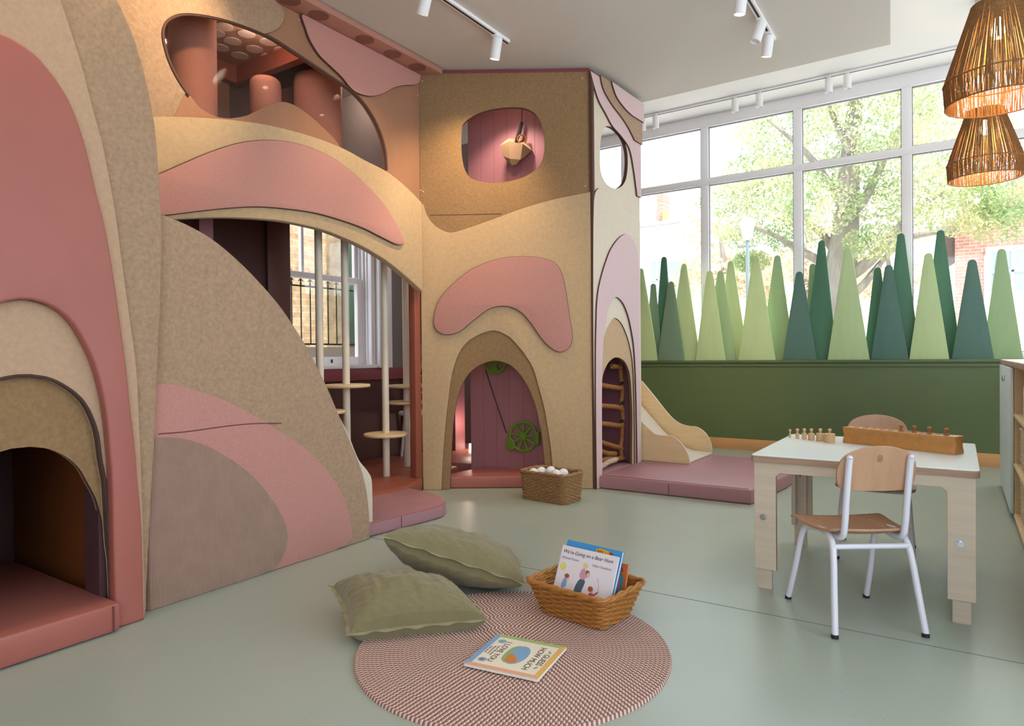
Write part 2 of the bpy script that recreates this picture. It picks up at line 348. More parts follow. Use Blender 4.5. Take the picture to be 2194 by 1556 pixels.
# window wall
struct(box('wall_far', (-4.6, 3.2, YW, YG+.12, -.1, .88), m_green))
gs = MB(); gs.box(-4.6, 3.2, YW-.025, YG+.05, .905, .93).box(-4.6, 3.2, YW-.015, YW, .865, .89)
struct(gs.build('trim_9', m_green, bevel=.004))
struct(box('trim_10', (-4.6, 3.2, YW, YG+.05, .88, .906), m_green))
struct(box('baseboard_far', (-2.9, 3.1, YW-.022, YW, 0, .112), m_wood, bevel=.004))
WF = struct(thing('window_2', None, None, (-.6, YG, .93)))
fb = MB(); xs = [-4.27, -3.30, -2.341, -1.374, -.406, .56, 1.53, 2.5, 3.15]
for x in xs: fb.box(x-.042, x+.042, YG-.03, YG+.04, .93, 3.56)
fb.box(-4.4, 3.2, YG-.03, YG+.04, .93, .99).box(-4.4, 3.2, YG-.035, YG+.04, 2.872, 2.945).box(-4.4, 3.2, YG-.04, YG+.04, 3.51, HC+.02)
fb.build('window_frame', m_frame, WF, .006)
for i in range(len(xs)-1):
    pb = MB(); x0, x1 = xs[i]+.042, xs[i+1]-.042
    pb.box(x0, x1, YG+.004, YG+.01, .99, 2.872).box(x0, x1, YG+.004, YG+.01, 2.945, 3.51); pb.build('pane', m_glass, WF)
    bb = MB()
    for z0, z1 in ((.99, 2.872), (2.945, 3.51)):
        bb.box(x0, x0+.008, YG-.012, YG+.02, z0, z1).box(x1-.008, x1, YG-.012, YG+.02, z0, z1).box(x0, x1, YG-.012, YG+.02, z1-.008, z1).box(x0, x1, YG-.012, YG+.02, z0, z0+.008)
    bb.build('gasket', mat('grey_gasket%d' % i if 0 else 'grey_gasket', '#8E8A92', rough=.6), WF)
# right wall and wall behind the camera, both with big daylight openings
wr = MB(); wr.box(3.0, 3.2, -2.2, 7.6, 0, .6).box(3.0, 3.2, -2.2, 7.6, 2.85, HC+.02).box(3.0, 3.2, -2.2, -.1, .6, 2.85).box(3.0, 3.2, 5.3, 7.6, .6, 2.85)
struct(wr.build('wall_right', m_white))
wb_ = MB(); wb_.box(-4.6, -.4, -2.2, -2.0, 0, HC+.02).box(2.6, 3.2, -2.2, -2.0, 0, HC+.02).box(-.4, 2.6, -2.2, -2.0, 3.0, HC+.02).box(-.4, 2.6, -2.2, -2, 0, .4)
struct(wb_.build('wall_back', m_white))

# ================================================================ PLAY STRUCTURE
# ---- cave (leftmost)
PC = Plane((-2.60, 0), (-2.60, 2))          # visible side +x
cave = thing('play_cave', 'giant padded arch cave of nested pink and beige arches at far left', 'play structure', (-2.9, .6, 0))
def uvs(pl, pts, off, closed=False): return [pl.uv(p[0], p[1], off) for p in smooth(pts, closed)]
Z1 = LC-.004
def side_shape(pl, pts, off, left, zt=Z1, bottom=0.0):
    """area left of a traced right-hand edge, running up to the ceiling"""
    q = uvs(pl, pts, off); q = [(u, max(bottom, min(z, zt))) for u, z in q]
    return q
AC = PC.uv(64, 955, 0)[0]                   # arch axis
def arch_hole(pl, pts, off, z0):
    r = [pl.uv(p[0], p[1], off) for p in smooth(pts, False)]; r = [(u, z) for u, z in r if u > AC+.01]; r[-1] = (r[-1][0], z0)
    return [(2*AC-u, z) for u, z in reversed(r)]+[(AC, max(r[0][1], max(z for u, z in r)))]+r
L2in = [(60, 640), (110, 655), (150, 685), (180, 730), (205, 785), (225, 865), (235, 950), (241, 1035), (244, 1162), (248, 1300), (250, 1347)]
L3in = [(64, 805), (106, 812), (144, 831), (174, 856), (193, 886), (208, 928), (216, 984), (225, 1035), (229, 1098), (233, 1162), (238, 1204), (242, 1289), (244, 1340)]
L4in = [(64, 955), (106, 960), (140, 975), (170, 1000), (191, 1035), (208, 1068), (218, 1102), (227, 1141), (232, 1183), (236, 1220), (240, 1291), (242, 1330)]
L2out = [(0, 70), (30, 83), (75, 115), (110, 155), (140, 198), (160, 240), (185, 315), (205, 400), (225, 480), (240, 560), (256, 670), (271, 780), (280, 865), (292, 971), (297, 1035), (303, 1100), (307, 1204), (310, 1327)]
L1out = [(100, -60), (130, 0), (145, 43), (174, 134), (200, 234), (220, 307), (234, 377), (249, 461), (262, 560), (280, 690), (293, 790), (299, 907), (304, 1035), (307, 1120), (309, 1204), (310, 1325)]
L0out = [(180, -60), (215, -28), (250, 0), (268, 35), (292, 95), (315, 180), (332, 270), (341, 380), (347, 500), (344, 640), (337, 800), (331, 950), (322, 1100), (312, 1310)]
def arch_body(out, off, hole_pts, z0, thick, m, name, bev=.006, edge=None, mirror=True):
    r = [PC.uv(p[0], p[1], off) for p in smooth(out, False)]
    r = [(u, min(z, Z1)) for u, z in r]; r[-1] = (r[-1][0], .001)
    top = r[0]
    lft = -1.2
    if mirror: poly = [(2*AC-u, z) for u, z in reversed(r)] + r
    else: poly = [(lft, .001), (lft, r[0][1])] + r
    h = arch_hole(PC, hole_pts, off, .001)
    # join the hole to the floor: outline runs round the opening
    body = poly + list(reversed([(u, z) for u, z in h]))
    return panel(name, PC, body, [], off, thick, m, cave, bev, edge, uv=True)
# pink arch: bring its top centre up smoothly beyond the frame
def upper(lst, extra): return extra+lst
arch_body([(-300, -60), (-200, 0), (-100, 38)]+L2out, 0, L2in, 0, .05, m_leather, 'pink_arch', .010, mirror=False)
arch_body([(60, 610)]+[(p[0]+14, p[1]-25 if p[1] < 900 else p[1]) for p in L2in[1:]], -.045, L3in, 0, .03, m_beige2, 'beige_inner_arch', .004, m_edge)
arch_body([(60, 780)]+[(p[0]+14, p[1]-25 if p[1] < 900 else p[1]) for p in L3in[1:]], -.075, L4in, 0, .03, m_tan_dk, 'tan_inner_arch', .004, m_edge)
def cave_back(out, off, thick, m, name, mirror_hole):
    r = [PC.uv(p[0], p[1], off) for p in smooth(out, False)]; r = [(u, min(z, Z1)) for u, z in r]; r[-1] = (r[-1][0], .001)
    poly = [(-1.2, .001), (-1.2, r[0][1]), (r[0][0]-.4, r[0][1])]+r
    h = arch_hole(PC, mirror_hole, off, .001)
    return panel(name, PC, poly+list(reversed(h)), [], off, thick, m, cave, .005, None, uv=True)
L2o = [(60, 560)]+[(p[0]+12, p[1]-50) for p in L2in[1:-1]]+[(259, 1340)]
cave_back([(60, -300), (85, -160)]+L1out[1:], -.024, .026, m_beige2, 'beige_outer_arch', L2o)
cave_back([(120, -300), (160, -160), (190, -80)]+L0out[1:], -.044, .018, m_tan, 'tan_outer_arch', L2o)
for p0, p1 in ((2, -2),):
    pass
# piping along the two inner arches
for pts, off, nm in ((L3in, -.044, 'piping'), (L2in, -.022, 'piping')):
    h = arch_hole(PC, pts, off, .12); MB().tube([PC.p(u, z, off) for u, z in h], .0055, 8).build(nm, m_dkp, cave)
# interior of the cave
inn = MB(); inn.box(-3.72, -3.68, -1.0, 1.36, .0, 2.2).box(-3.72, -2.69, -1.0, -.96, 0, 2.2); inn.build('back_lining', m_plum, cave)
box('side_lining', (-3.68, -2.72, 1.285, 1.32, 0, 2.2), m_rust, cave); box('roof_lining', (-3.72, -2.69, -1, 1.36, 2.2, 2.24), m_plum, cave)
box('inner_post', (-3.66, -3.56, .98, 1.12, 0, 2.2), mat('dark_brown_post', '#3A1E14', rough=.6), cave)
box('jamb', (-2.80, -2.69, 1.21, 1.235, .1, 1.2), mat('plum_jamb', '#5B3A40', rough=.5), cave)
box('end_wall', (-3.34, -2.70, 1.335, 1.365, 0, 2.1), m_tan, cave)
cm = thing('floor_mat', 'thick pink leather floor mat in the mouth of the leftmost cave', 'mat', (-2.9, .6, 0))
box('cushion', (-3.52, -2.565, -.55, 1.228, .002, .11), m_leather, cm, .018)
seam('seam', [(-2.563, y, z) for y, z in ((1.2, .1), (1.2, .01))], .003, m_seam, cm)
seam('seam', [(-2.572, -.5, .102), (-2.572, 1.2, .102)], .0025, m_seam, cm)
# ---- hill panel
PH = Plane((-2.686, 0), (-2.695, 1.23)); PH = Plane((-2.686, 1.377), (-2.695, 2.602))
hill = thing('hill_panel', 'tall curved tan felt hill panel with pink and corduroy patches beside the cave', 'play structure', (-2.7, 2.0, 0))
def zfix(lp, z0=.001): return [(u, max(z, z0)) for u, z in lp]
def hp(pts, off): return zfix([PH.uv(p[0], p[1], off) for p in smooth(pts, False)])
h0 = hp([(345, 458), (400, 481), (450, 509), (500, 549), (550, 598), (600, 656), (630, 700), (660, 748), (700, 828), (730, 898), (755, 957), (775, 1008), (786, 1055), (791, 1100), (793, 1156)], 0)
h0[-1] = (h0[-1][0], .001)
panel('felt_face', PH, [(-.01, .001), (-.01, 1.6)]+[(0.0, 1.62)]+h0, [], 0, .04, m_tan, hill, .004, m_edge, uv=True)
h1 = hp([(345, 822), (380, 825), (430, 840), (490, 862), (550, 893), (610, 930), (660, 966), (700, 1007), (730, 1052), (747, 1095), (754, 1130), (751, 1155), (738, 1170), (722, 1177)], .010)
h1[-1] = (h1[-1][0], .001)
panel('pink_patch', PH, [(.005, .001), (.005, h1[0][1])]+h1, [], .010, .010, m_pink, hill, .005, None, uv=True)
h2 = hp([(340, 938), (380, 938), (430, 950), (480, 975), (530, 1010), (570, 1052), (600, 1097), (614, 1130), (617, 1160), (608, 1190), (592, 1215), (575, 1227)], .016)
h2[-1] = (h2[-1][0], .001)
panel('corduroy_patch', PH, [(.008, .001), (.008, h2[0][1])]+h2, [], .016, .010, m_cord, hill, .004, None, uv=True)
seam('stitch_line', [PH.p(*PH.uv(x, y, .0105), .0105) for x, y in smooth([(340, 930), (400, 925), (480, 914), (540, 908), (603, 907)], False)], .0025, m_seam, hill)
bk = [PH.uv(p[0], p[1], -.06) for p in smooth([(700, 850), (740, 925), (765, 985), (783, 1008), (792, 1025), (794, 1060), (795, 1150)], False)]; bk[-1] = (bk[-1][0], .001)
panel('cream_backboard', PH, [(.3, .001), (.3, bk[0][1])]+bk, [], -.045, .02, m_cream, hill, .003, None, uv=True)
# ---- bridge facade at x=-3.34
XF = -3.34
PF = Plane((XF, 0), (XF, 2))
fac = thing('bridge_facade', 'upper facade with large blob window above a sweeping beige bridge arch', 'play structure', (XF, 2.9, 2.2))
hole = smooth([(348, 72), (354, 49), (369, 37), (391, 31), (422, 32), (453, 37), (490, 46), (536, 62), (582, 82), (628, 111), (675, 142), (721, 173), (752, 194), (777, 219), (798, 250), (814, 284), (825, 324), (828, 364), (827, 400, 1), (780, 385), (721, 360), (640, 330), (560, 320), (430, 262, 1), (403, 203, 1), (397, 197), (382, 173), (366, 142), (354, 108)])
bo = smooth([(230, 249, 1), (325, 250), (375, 250), (430, 252), (500, 257), (560, 265), (620, 278), (680, 296), (740, 320), (780, 342), (830, 368), (870, 400), (904, 434, 1), (906, 625, 1), (870, 592), (830, 560), (790, 535), (750, 515), (700, 495), (650, 482), (600, 473), (540, 468), (480, 466), (430, 467), (375, 470), (345, 472), (230, 485, 1)])
ztop = 3.1
yr = 3.775
def fuv(lp, off): return [PF.uv(x, y, off) for x, y in lp]
holeu = fuv(hole, 0)
base = [(1.2, 2.05)]+[(1.2, ztop), (yr, ztop), (yr, PF.uv(904, 470, 0)[1]), (3.3, 1.95), (2.5, 2.05)]
panel('brown_upper_board', PF, base, [holeu], 0, .03, m_brown, fac, .002, None, uv=True)
rim = fuv([p for p in smooth([(404, 206), (397, 197), (382, 173), (366, 142), (354, 108), (348, 72), (354, 49), (369, 37), (391, 31), (422, 32), (453, 37), (490, 46), (536, 62), (582, 82), (628, 111), (675, 142), (721, 173), (752, 194), (777, 219), (798, 250), (814, 284), (825, 324), (828, 364)], False)], .0)
MB().tube([PF.p(u, z, .002) for u, z in rim], .009, 8).build('dark_rim', m_edge, fac)
tf = smooth([(230, -60, 1), (540, -60, 1), (570, -20), (594, 4), (606, 18), (610, 34), (604, 52), (591, 65), (567, 73, 1), (536, 60), (490, 44), (453, 35), (422, 30), (391, 29), (369, 35), (353, 48), (346, 72), (352, 108), (364, 142), (380, 173), (398, 200, 1), (385, 225), (368, 262, 1), (230, 262, 1)])
tfu = [(u, min(z, ztop)) for u, z in fuv(tf, .016)]
tfu = [p for i, p in enumerate(tfu) if i == 0 or math.dist(p, tfu[i-1]) > .001]
panel('tan_felt_board', PF, tfu, [], .016, .014, m_tan, fac, .003, m_edge, uv=True)
pk = smooth([(648, 30), (656, 62), (665, 86), (684, 117), (709, 142), (733, 165), (749, 185), (764, 198), (792, 206), (817, 202), (844, 188), (866, 183), (888, 182), (899, 176), (902, 160, 1), (830, 122, 1), (700, 55, 1)])
pku = [(u, min(z, ztop)) for u, z in fuv(pk, .022)]
pku = [p for i, p in enumerate(pku) if i == 0 or math.dist(p, pku[i-1]) > .001]
panel('pink_felt_patch', PF, pku, [], .022, .02, m_pink, fac, .004, m_edge, uv=True)
wv = smooth([(375, 270, 1), (388, 225), (403, 203), (430, 232), (453, 245), (474, 252), (499, 253), (530, 247), (554, 235), (582, 222), (607, 218), (628, 224), (653, 239), (684, 265), (721, 303), (745, 345, 1), (560, 330, 1)])
panel('wavy_brown_board', PF, fuv(wv, -.035), [], -.035, .02, m_brown, fac, .003, None, uv=True)
panel('acrylic_pane', PF, [(u, z) for u, z in fuv([(346, 60), (400, 26), (540, 50), (840, 250), (840, 400), (560, 330), (375, 262)], -.06)], [], -.06, .006, m_plexi, fac, .0005, None, uv=True)
panel('bridge_arch', PF, fuv(bo, .05), [], .05, .06, m_beige, fac, .006, None, uv=True)
bl = smooth([(330, 376), (345, 370), (400, 346), (450, 325), (510, 306), (570, 299), (630, 305), (690, 325), (740, 355), (780, 390), (820, 432), (848, 475), (864, 508), (867, 522), (853, 525), (820, 510), (780, 490), (730, 472), (680, 458), (630, 450), (560, 444), (500, 446), (430, 453), (345, 463), (325, 460)])
panel('pink_bridge_patch', PF, fuv(bl, .072), [], .072, .022, m_pink, fac, .008, m_edge, uv=True)
box('terracotta_post', (XF-.06, XF+.0, 3.70, 3.765, .1, 1.62), m_terra, fac, .004)
for x, y in ((643, 41), (894, 204), (900, 408), (591, 4), (901, 446)):
    u, z = PF.uv(x, y, .02 if x < 880 else 0.0)
    if z < 3.09: c = PF.p(u, z, .0 if x > 850 else .002); MB().cyl(c, c+Vector((.006, 0, 0)), .006, n=12).build('screw_cap', m_knob, fac)
# deck, columns and ceiling seen through the blob window
deck = thing('upper_deck', 'raised den deck behind the blob window', 'deck', (-3.85, 2.5, 2.06))
box('deck_board', (XW+.002, XF-.05, 1.5, 3.76, 2.06, 2.10), m_plum, deck)
box('back_panel', (XW+.002, XW+.03, 1.5, 2.86, 2.10, 3.08), mat('brown_deck_lining', '#8A6248', rough=.6, var=.05), deck)
box('end_panel', (XW+.03, XF-.07, 3.70, 3.74, 2.10, 3.07), m_grey, deck)
box('near_panel', (XW+.03, XF-.07, 1.5, 1.54, 2.10, 3.08), mat('dark_lilac_lining', '#453A3F', rough=.6), deck)
for (c, xy, top, r, lb) in ((m_pinkcol, (-3.72, 2.23), 3.078, .13, 'tall pink padded column nearest the felt edge of blob window'), (m_pinkcol, (-3.8, 2.78), 2.845, .10, 'short round-topped pink padded column, middle of the three'), (m_pinkcol, (-3.78, 3.20), 3.0, .165, 'wide pink padded column, rightmost of the three')):
    o = MB().lathe([(r, 2.101), (r, top-.05), (r*.95, top-.02), (r*.8, top-.004), (0, top)], (xy[0], xy[1], 0), 28).build('padded_column', c)
    tag(o, lb, 'column', 'padded columns on the upper deck')
ct = thing('ceiling_raft', 'brown ceiling raft with round mirror discs above the upper deck', 'ceiling panel', (-3.8, 2.4, 3.1))
box('raft_board', (XW+.05, XF-.07, 1.55, 2.9, 3.08, 3.1), mat('brown_raft_board', '#B8917A', rough=.45, spec=.5, var=.03), ct)
box('side_beam', (XW+.03, XW+.09, 1.4, 2.95, 2.96, 3.08), m_terra, ct); box('cross_beam', (XW+.09, XF-.05, 2.88, 2.94, 2.96, 3.08), m_terra, ct)
box('dark_beam', (XW+.09, XF-.05, 3.10, 3.2, 3.0, 3.1), m_plum, ct)
k = 0
for x, y in ((480, 57), (528, 72), (498, 88), (472, 102), (575, 90), (545, 105), (514, 119), (462, 70), (577, 122), (605, 108), (440, 60)):
    c = G(x, y, 3.079); MB().cyl(c, c-Vector((0, 0, .004)), .055, n=32).build('mirror_disc', mat('disc_mirror', '#E6CDBC', rough=.3, spec=.6), ct) if k == 0 else None
    if k == 0: dm = [o for o in bpy.data.objects if o.name == 'mirror_disc'][0]; c0 = c
    else:
        o = dm.copy(); COL.objects.link(o); o.location = c-c0
    k += 1
for dx, dy, e_ in ((-3.62, 2.62, 2.0), (-3.75, 3.45, 1.8), (-3.9, 1.75, .5)):  # made-up glowing discs with fill lamps, added to brighten the deck interior
    MB().cyl((dx, dy, 3.045), (dx, dy, 3.06), .025, n=16).build('glow_disc', m_glow, ct)
    lamp('POINT', 'deck_fill_light', (dx, dy, 2.99), e_, (1, .8, .66), size=.04)
# soffit board with round spots
sf = thing('soffit_board', 'pinkish soffit board with dark round spots along the facade top', 'soffit', (-3.26, 2, 3.12))
box('board', (XF-.03, -3.18, -1.5, 3.86, 3.10, 3.14), mat('pink_soffit', '#B98372', rough=.5, var=.04), sf, .002)
for x, y in ((622, 0), (687, 31), (786, 83), (841, 116), (897, 143)):
    c = G(x, y, 3.0995); c.x = -3.255
    MB().cyl(c, c-Vector((0, 0, .002)), .062, n=28).build('round_spot', mat('terracotta_spot', '#8A5646', rough=.5), sf)
# ---- tower
TA, TB_ = (-3.342, 3.777), (-2.266, 4.484)
P1 = Plane(TA, TB_); P2 = Plane(TB_, (-2.239, 5.31))
ZT = 3.11
tw = thing('play_tower', 'tall angular felt tower with blob window, arch doors and layered waves', 'play structure', (-2.8, 4.6, 0))
LA = (Vector(TB_)-Vector(TA)).length; LB = (Vector((-2.239, 5.31))-Vector(TB_)).length
win = smooth([(989, 278), (993, 266), (1007, 253), (1033, 240), (1064, 233), (1101, 230), (1126, 233), (1146, 244), (1159, 264), (1166, 295), (1166, 324), (1159, 349), (1143, 367), (1115, 382), (1072, 391), (1033, 390), (1007, 380), (995, 360), (989, 325)])
inner = [(964, 1049), (967, 988), (971, 915), (978, 865), (989, 827), (1005, 801), (1025, 784), (1048, 775), (1069, 774), (1092, 782), (1112, 800), (1130, 827), (1145, 862), (1155, 903), (1161, 935), (1165, 973), (1168, 1010), (1169, 1048)]
outer = [(946, 1049), (952, 944), (961, 857), (970, 798), (984, 757), (1002, 733), (1030, 716), (1060, 709), (1090, 722), (1108, 740), (1124, 760), (1142, 790), (1153, 827), (1165, 871), (1174, 921), (1180, 962), (1183, 994), (1185, 1048)]
def u1(lp, off, z0=.001): return [(u, max(z, z0)) for u, z in [P1.uv(x, y, off) for x, y in lp]]
wh = u1(win, 0); ih = u1(smooth(inner, False), 0); ih[0] = (ih[0][0], .001); ih[-1] = (ih[-1][0], .001)
panel('tan_felt_face', P1, [(.0, .001), (0, ZT), (LA, ZT), (LA, .001)]+list(reversed(ih)), [wh], 0, .03, m_tan_dk, tw, .002, m_edge, uv=True)
lo = u1(smooth([(908, 436), (915, 460), (930, 481), (948, 493), (966, 498), (1000, 489), (1060, 468), (1120, 446), (1190, 426), (1265, 411)], False), .012)
lo[0] = (.0, lo[0][1]); lo[-1] = (LA, lo[-1][1])
oh = u1(smooth(outer, False), .012); oh[0] = (oh[0][0], .001); oh[-1] = (oh[-1][0], .001)
panel('beige_lower_face', P1, lo+[(LA, .001)]+list(reversed(oh))+[(0, .001)], [], .012, .012, m_beige, tw, .003, m_edge, uv=True)
ab = u1(smooth(outer, False), .006); ib = u1(smooth(inner, False), .006)
for q in (ab, ib): q[0] = (q[0][0], .001); q[-1] = (q[-1][0], .001)
pb = smooth([(929, 695), (931, 668), (942, 640), (968, 610), (1010, 577), (1060, 556), (1110, 549), (1160, 552), (1188, 562), (1203, 582), (1212, 620), (1221, 680), (1227, 722), (1219, 746), (1200, 755), (1180, 746), (1160, 726), (1140, 697), (1115, 669), (1085, 657), (1050, 662), (1015, 687), (985, 711), (958, 718), (938, 711)])
panel('pink_tower_patch', P1, u1(pb, .034), [], .034, .022, m_pink, tw, .007, m_edge, uv=True)
seam('stitch_line', [P1.p(*P1.uv(x, y, .001), .001) for x, y in ((921, 461), (1075, 458))], .002, m_seam, tw)
for x, y in ((905, 174), (1248, 168), (907, 411), (1254, 399)):
    u, z = P1.uv(x, y, .0); c = P1.p(u, z, 0); MB().cyl(c, c+P1.n*.005, .006, n=12).build('screw_cap', m_knob, tw)
box('corner_strip', (TB_[0]-.012, TB_[0]+.012, TB_[1]-.02, TB_[1]+.012, .001, ZT), m_edge, tw)
# side face with waves
def u2(lp, off, z0=.001, um=None): return [(min(u, um or LB), min(max(z, z0), ZT)) for u, z in [P2.uv(x, y, off) for x, y in lp]]
def clean(lp): return [p for i, p in enumerate(lp) if math.dist(p, lp[i-1]) > .0012]
sw = smooth([(1299, 271), (1291, 283), (1287, 305), (1286, 335), (1288, 369), (1299, 393), (1318, 404), (1333, 398), (1342, 380), (1345, 341), (1341, 312), (1332, 292), (1315, 275)])
dh = [(1288, 1016), (1288, 930), (1288, 841), (1291, 806), (1301, 780), (1311, 769), (1320, 765), (1331, 768), (1341, 778), (1349, 799), (1353, 841), (1355, 900), (1354, 985)]
d2 = u2(smooth(dh, False), 0); d2[0] = (d2[0][0], .09); d2[-1] = (d2[-1][0], .09)
panel('cream_face', P2, clean([(0.012, .001), (0.012, ZT), (LB, ZT), (LB, .001), (d2[-1][0], .001)]+list(reversed(d2))+[(d2[0][0], .001)]), [clean(u2(sw, 0))], 0, .03, m_cream, tw, .002, m_edge, uv=True)
s1 = u2(smooth([(1265, 151), (1272, 179), (1284, 216), (1299, 244), (1313, 270), (1332, 292), (1349, 318), (1358, 360), (1366, 420)], False), .016)
panel('pink_wave', P2, clean(s1+[(LB, s1[-1][1]), (LB, ZT)]), [], .016, .016, m_pinkl, tw, .003, m_edge, uv=True)
s2 = u2(smooth([(1287, 160), (1294, 191), (1313, 225), (1332, 250), (1347, 273), (1361, 301)], False), .030)
panel('tan_wave', P2, clean(s2+[(LB, s2[-1][1]), (LB, ZT)]), [], .030, .014, m_tan, tw, .003, m_edge, uv=True)
s3 = u2(smooth([(1311, 174), (1321, 205), (1338, 230), (1355, 247), (1366, 254)], False), .044)
panel('pink_top_wave', P2, clean(s3+[(LB, s3[-1][1]), (LB, ZT)]), [], .044, .014, m_pinkl, tw, .003, m_edge, uv=True)
# lower layers
def lay(pts, off, hole_pts, m, name, um=None, t=.014):
    q = u2(smooth(pts, False), off, um=um); q[0] = (q[0][0], .001); q[-1] = (q[-1][0], .001)
    h = u2(smooth(hole_pts, False), off); h[0] = (h[0][0], .001); h[-1] = (h[-1][0], .001)
    panel(name, P2, clean(q+list(reversed(h))), [], off, t, m, tw, .003, m_edge, uv=True)
A1 = [(1291, 1020), (1290, 850), (1293, 735), (1298, 696), (1306, 656), (1320, 637), (1334, 648), (1345, 672), (1352, 700), (1359, 745), (1363, 825), (1366, 985)]
A2 = [(1290, 1020), (1288, 850), (1291, 750), (1296, 716), (1305, 696), (1317, 682), (1330, 691), (1341, 713), (1349, 738), (1356, 780), (1359, 857), (1361, 985)]
lay([(1277, 1045), (1272, 800), (1271, 560), (1272, 459), (1275, 415), (1284, 403), (1300, 410), (1330, 440), (1362, 470), (1368, 490), (1369, 700), (1370, 990)], .014, A1[:1]+[(1278, 800), (1279, 640), (1290, 585), (1304, 544), (1322, 515), (1340, 502), (1356, 512), (1366, 560), (1369, 700), (1369, 985)][1:] if 0 else A1, m_cream, 'cream_panel')
lay([(1279, 1045), (1277, 850), (1278, 700), (1283, 620), (1304, 546), (1322, 515), (1340, 502), (1356, 512), (1368, 550), (1371, 700), (1372, 990)], .028, A1, m_pinkl, 'pink_arch')
lay([(1289, 1022), (1288, 850), (1291, 735), (1296, 696), (1305, 652), (1320, 634), (1335, 645), (1347, 672), (1354, 700), (1361, 745), (1365, 825), (1367, 985)], .012, A2, m_cream, 'cream_arch')
lay([(1289, 1022), (1287, 850), (1289, 750), (1295, 712), (1304, 692), (1317, 679), (1331, 688), (1343, 711), (1351, 738), (1357, 780), (1361, 857), (1362, 985)], .002, dh, m_beige, 'beige_arch')
# tower interior
tin = Plane((-3.40, 4.446), (-2.98, 4.504))
mw = MB(); ulen = 1.1
for i in range(9):
    u0 = i*ulen/9
    v = [tin.p(u0+.001, .05, 0), tin.p(u0+ulen/9-.001, .05, 0), tin.p(u0+ulen/9-.001, 3.1, 0), tin.p(u0+.001, 3.1, 0)]; v2 = [q-tin.n*.025 for q in v]
    mw.add(v+v2, [(0, 1, 2, 3), (4, 7, 6, 5), (0, 4, 5, 1), (1, 5, 6, 2), (2, 6, 7, 3), (3, 7, 4, 0)])
mw.build('plank_lining', mat('maroon_plank', '#B3777C', rough=.5, var=.05, vscale=5), tw)
box('roof_board', (-3.3, -2.3, 4.47, 5.28, 3.06, 3.10), m_maroon, tw)
slab('roof_board', [(-3.32, 3.81), (-2.3, 4.48), (-3.32, 4.45)], 3.07, 3.09, m_maroon, tw, .002)
slab('roof_fascia', [(-3.3, 3.83), (-2.29, 4.49), (-2.29, 5.2), (-3.3, 5.2)], 3.112, LC-.001, m_maroon, tw, .002)
box('ladder_back', (-3.05, -3.02, 4.53, 5.25, .1, 1.7), m_plum, tw)
box('ladder_side', (-3.05, -2.28, 5.245, 5.27, .1, 1.7), m_mauve, tw)
box('mid_floor', (-3.05, -2.28, 4.56, 5.245, 1.66, 1.7), m_plum, tw)
pad = thing('tower_mat', 'maroon leather pad on the floor inside the tower front arch', 'mat', (-2.9, 4.2, 0))
f0, f1 = P1.p(.06, 0, -.04), P1.p(LA-.06, 0, -.04)
slab('cushion', [(f0.x, f0.y), (f1.x, f1.y), (-2.36, 4.54), (-3.25, 4.43)], .002, .09, m_leather, pad, .012)
# rear rooms glimpsed left of the plank wall
rr = thing('rear_alcove', 'mauve padded alcove with glowing floor light behind the tower', 'alcove', (-3.9, 5.2, 0))
box('pink_pillar', (-4.25, -4.05, 5.05, 5.2, .0, 3.0), m_mauve, rr); box('cream_pillar', (-3.80, -3.55, 5.24, 5.3, .0, 3.0), m_cream, rr)
box('rear_floor_mat', (-4.3, -3.42, 4.5, 5.6, .002, .085), m_leather, rr, .01)
box('glow_strip', (-4.0, -3.9, 5.2, 5.22, .09, .14), m_glow, rr)
lamp('POINT', 'alcove_lamp', (-3.9, 5.1, .35), 2.2, (1, .75, .6), size=.03)
# ---- wheels and rope
def wheel(name, label, c, R0, spokes, solid=False):
    t = thing(name, label, 'wheel', c, 0, None)
    n = tin.n; e = tin.e; up = Vector((0, 0, 1)); M = Matrix((e, up, e.cross(up))).transposed().to_4x4(); M.translation = c
    ro = [(R0*math.cos(a*math.pi/32), R0*math.sin(a*math.pi/32)) for a in range(64)]
    if solid:
        holes = []
        for s in range(spokes):
            a0 = 2*math.pi*s/spokes+.35; a1 = a0+2*math.pi/spokes*.45
            holes.append([(R0*.78*math.cos(a0+(a1-a0)*k/6), R0*.78*math.sin(a0+(a1-a0)*k/6)) for k in range(7)]+[(R0*.4*math.cos(a1), R0*.4*math.sin(a1)), (R0*.4*math.cos(a0), R0*.4*math.sin(a0))])
        link('rim', curve_mesh([ro]+holes, M, .022, .004, 'rim', None, m_greenl), None, t)
    else:
        link('rim', curve_mesh([ro, [(x*.83, y*.83) for x, y in ro]], M, .024, .005, 'rim', None, m_greenl), None, t)
        for s in range(spokes):
            a0 = 2*math.pi*s/spokes+.15; ca, sa_ = math.cos(a0), math.sin(a0); w0, w1 = R0*.075, R0*.075
            q = [(R0*.15*ca-w0*sa_, R0*.15*sa_+w0*ca), (R0*.15*ca+w0*sa_, R0*.15*sa_-w0*ca), (R0*.86*ca+w1*sa_, R0*.86*sa_-w1*ca), (R0*.86*ca-w1*sa_, R0*.86*sa_+w1*ca)]
            link('spoke', curve_mesh([q], M, .016, .003, 'spoke', None, m_greenl), None, t)
    for r_, t_ in ((.24, .034), (.13, .05)):
        link('hub', curve_mesh([[(x*r_, y*r_) for x, y in ro]], M, t_, .004, 'hub', None, m_greenl), None, t)
    return t, M
c = PY(1122, 935, 4.44); u, z = tin.uv(1122, 935, .03); c = tin.p(u, z, .035)
wt, WM = wheel('toy_wheel', 'lime green eight-spoked toy wheel low on the tower plank wall', c, .127, 9)
brk = smooth([(-.145, -.03), (-.11, -.015), (-.075, -.05), (-.07, -.09), (-.1, -.115), (-.13, -.11), (-.148, -.08)])
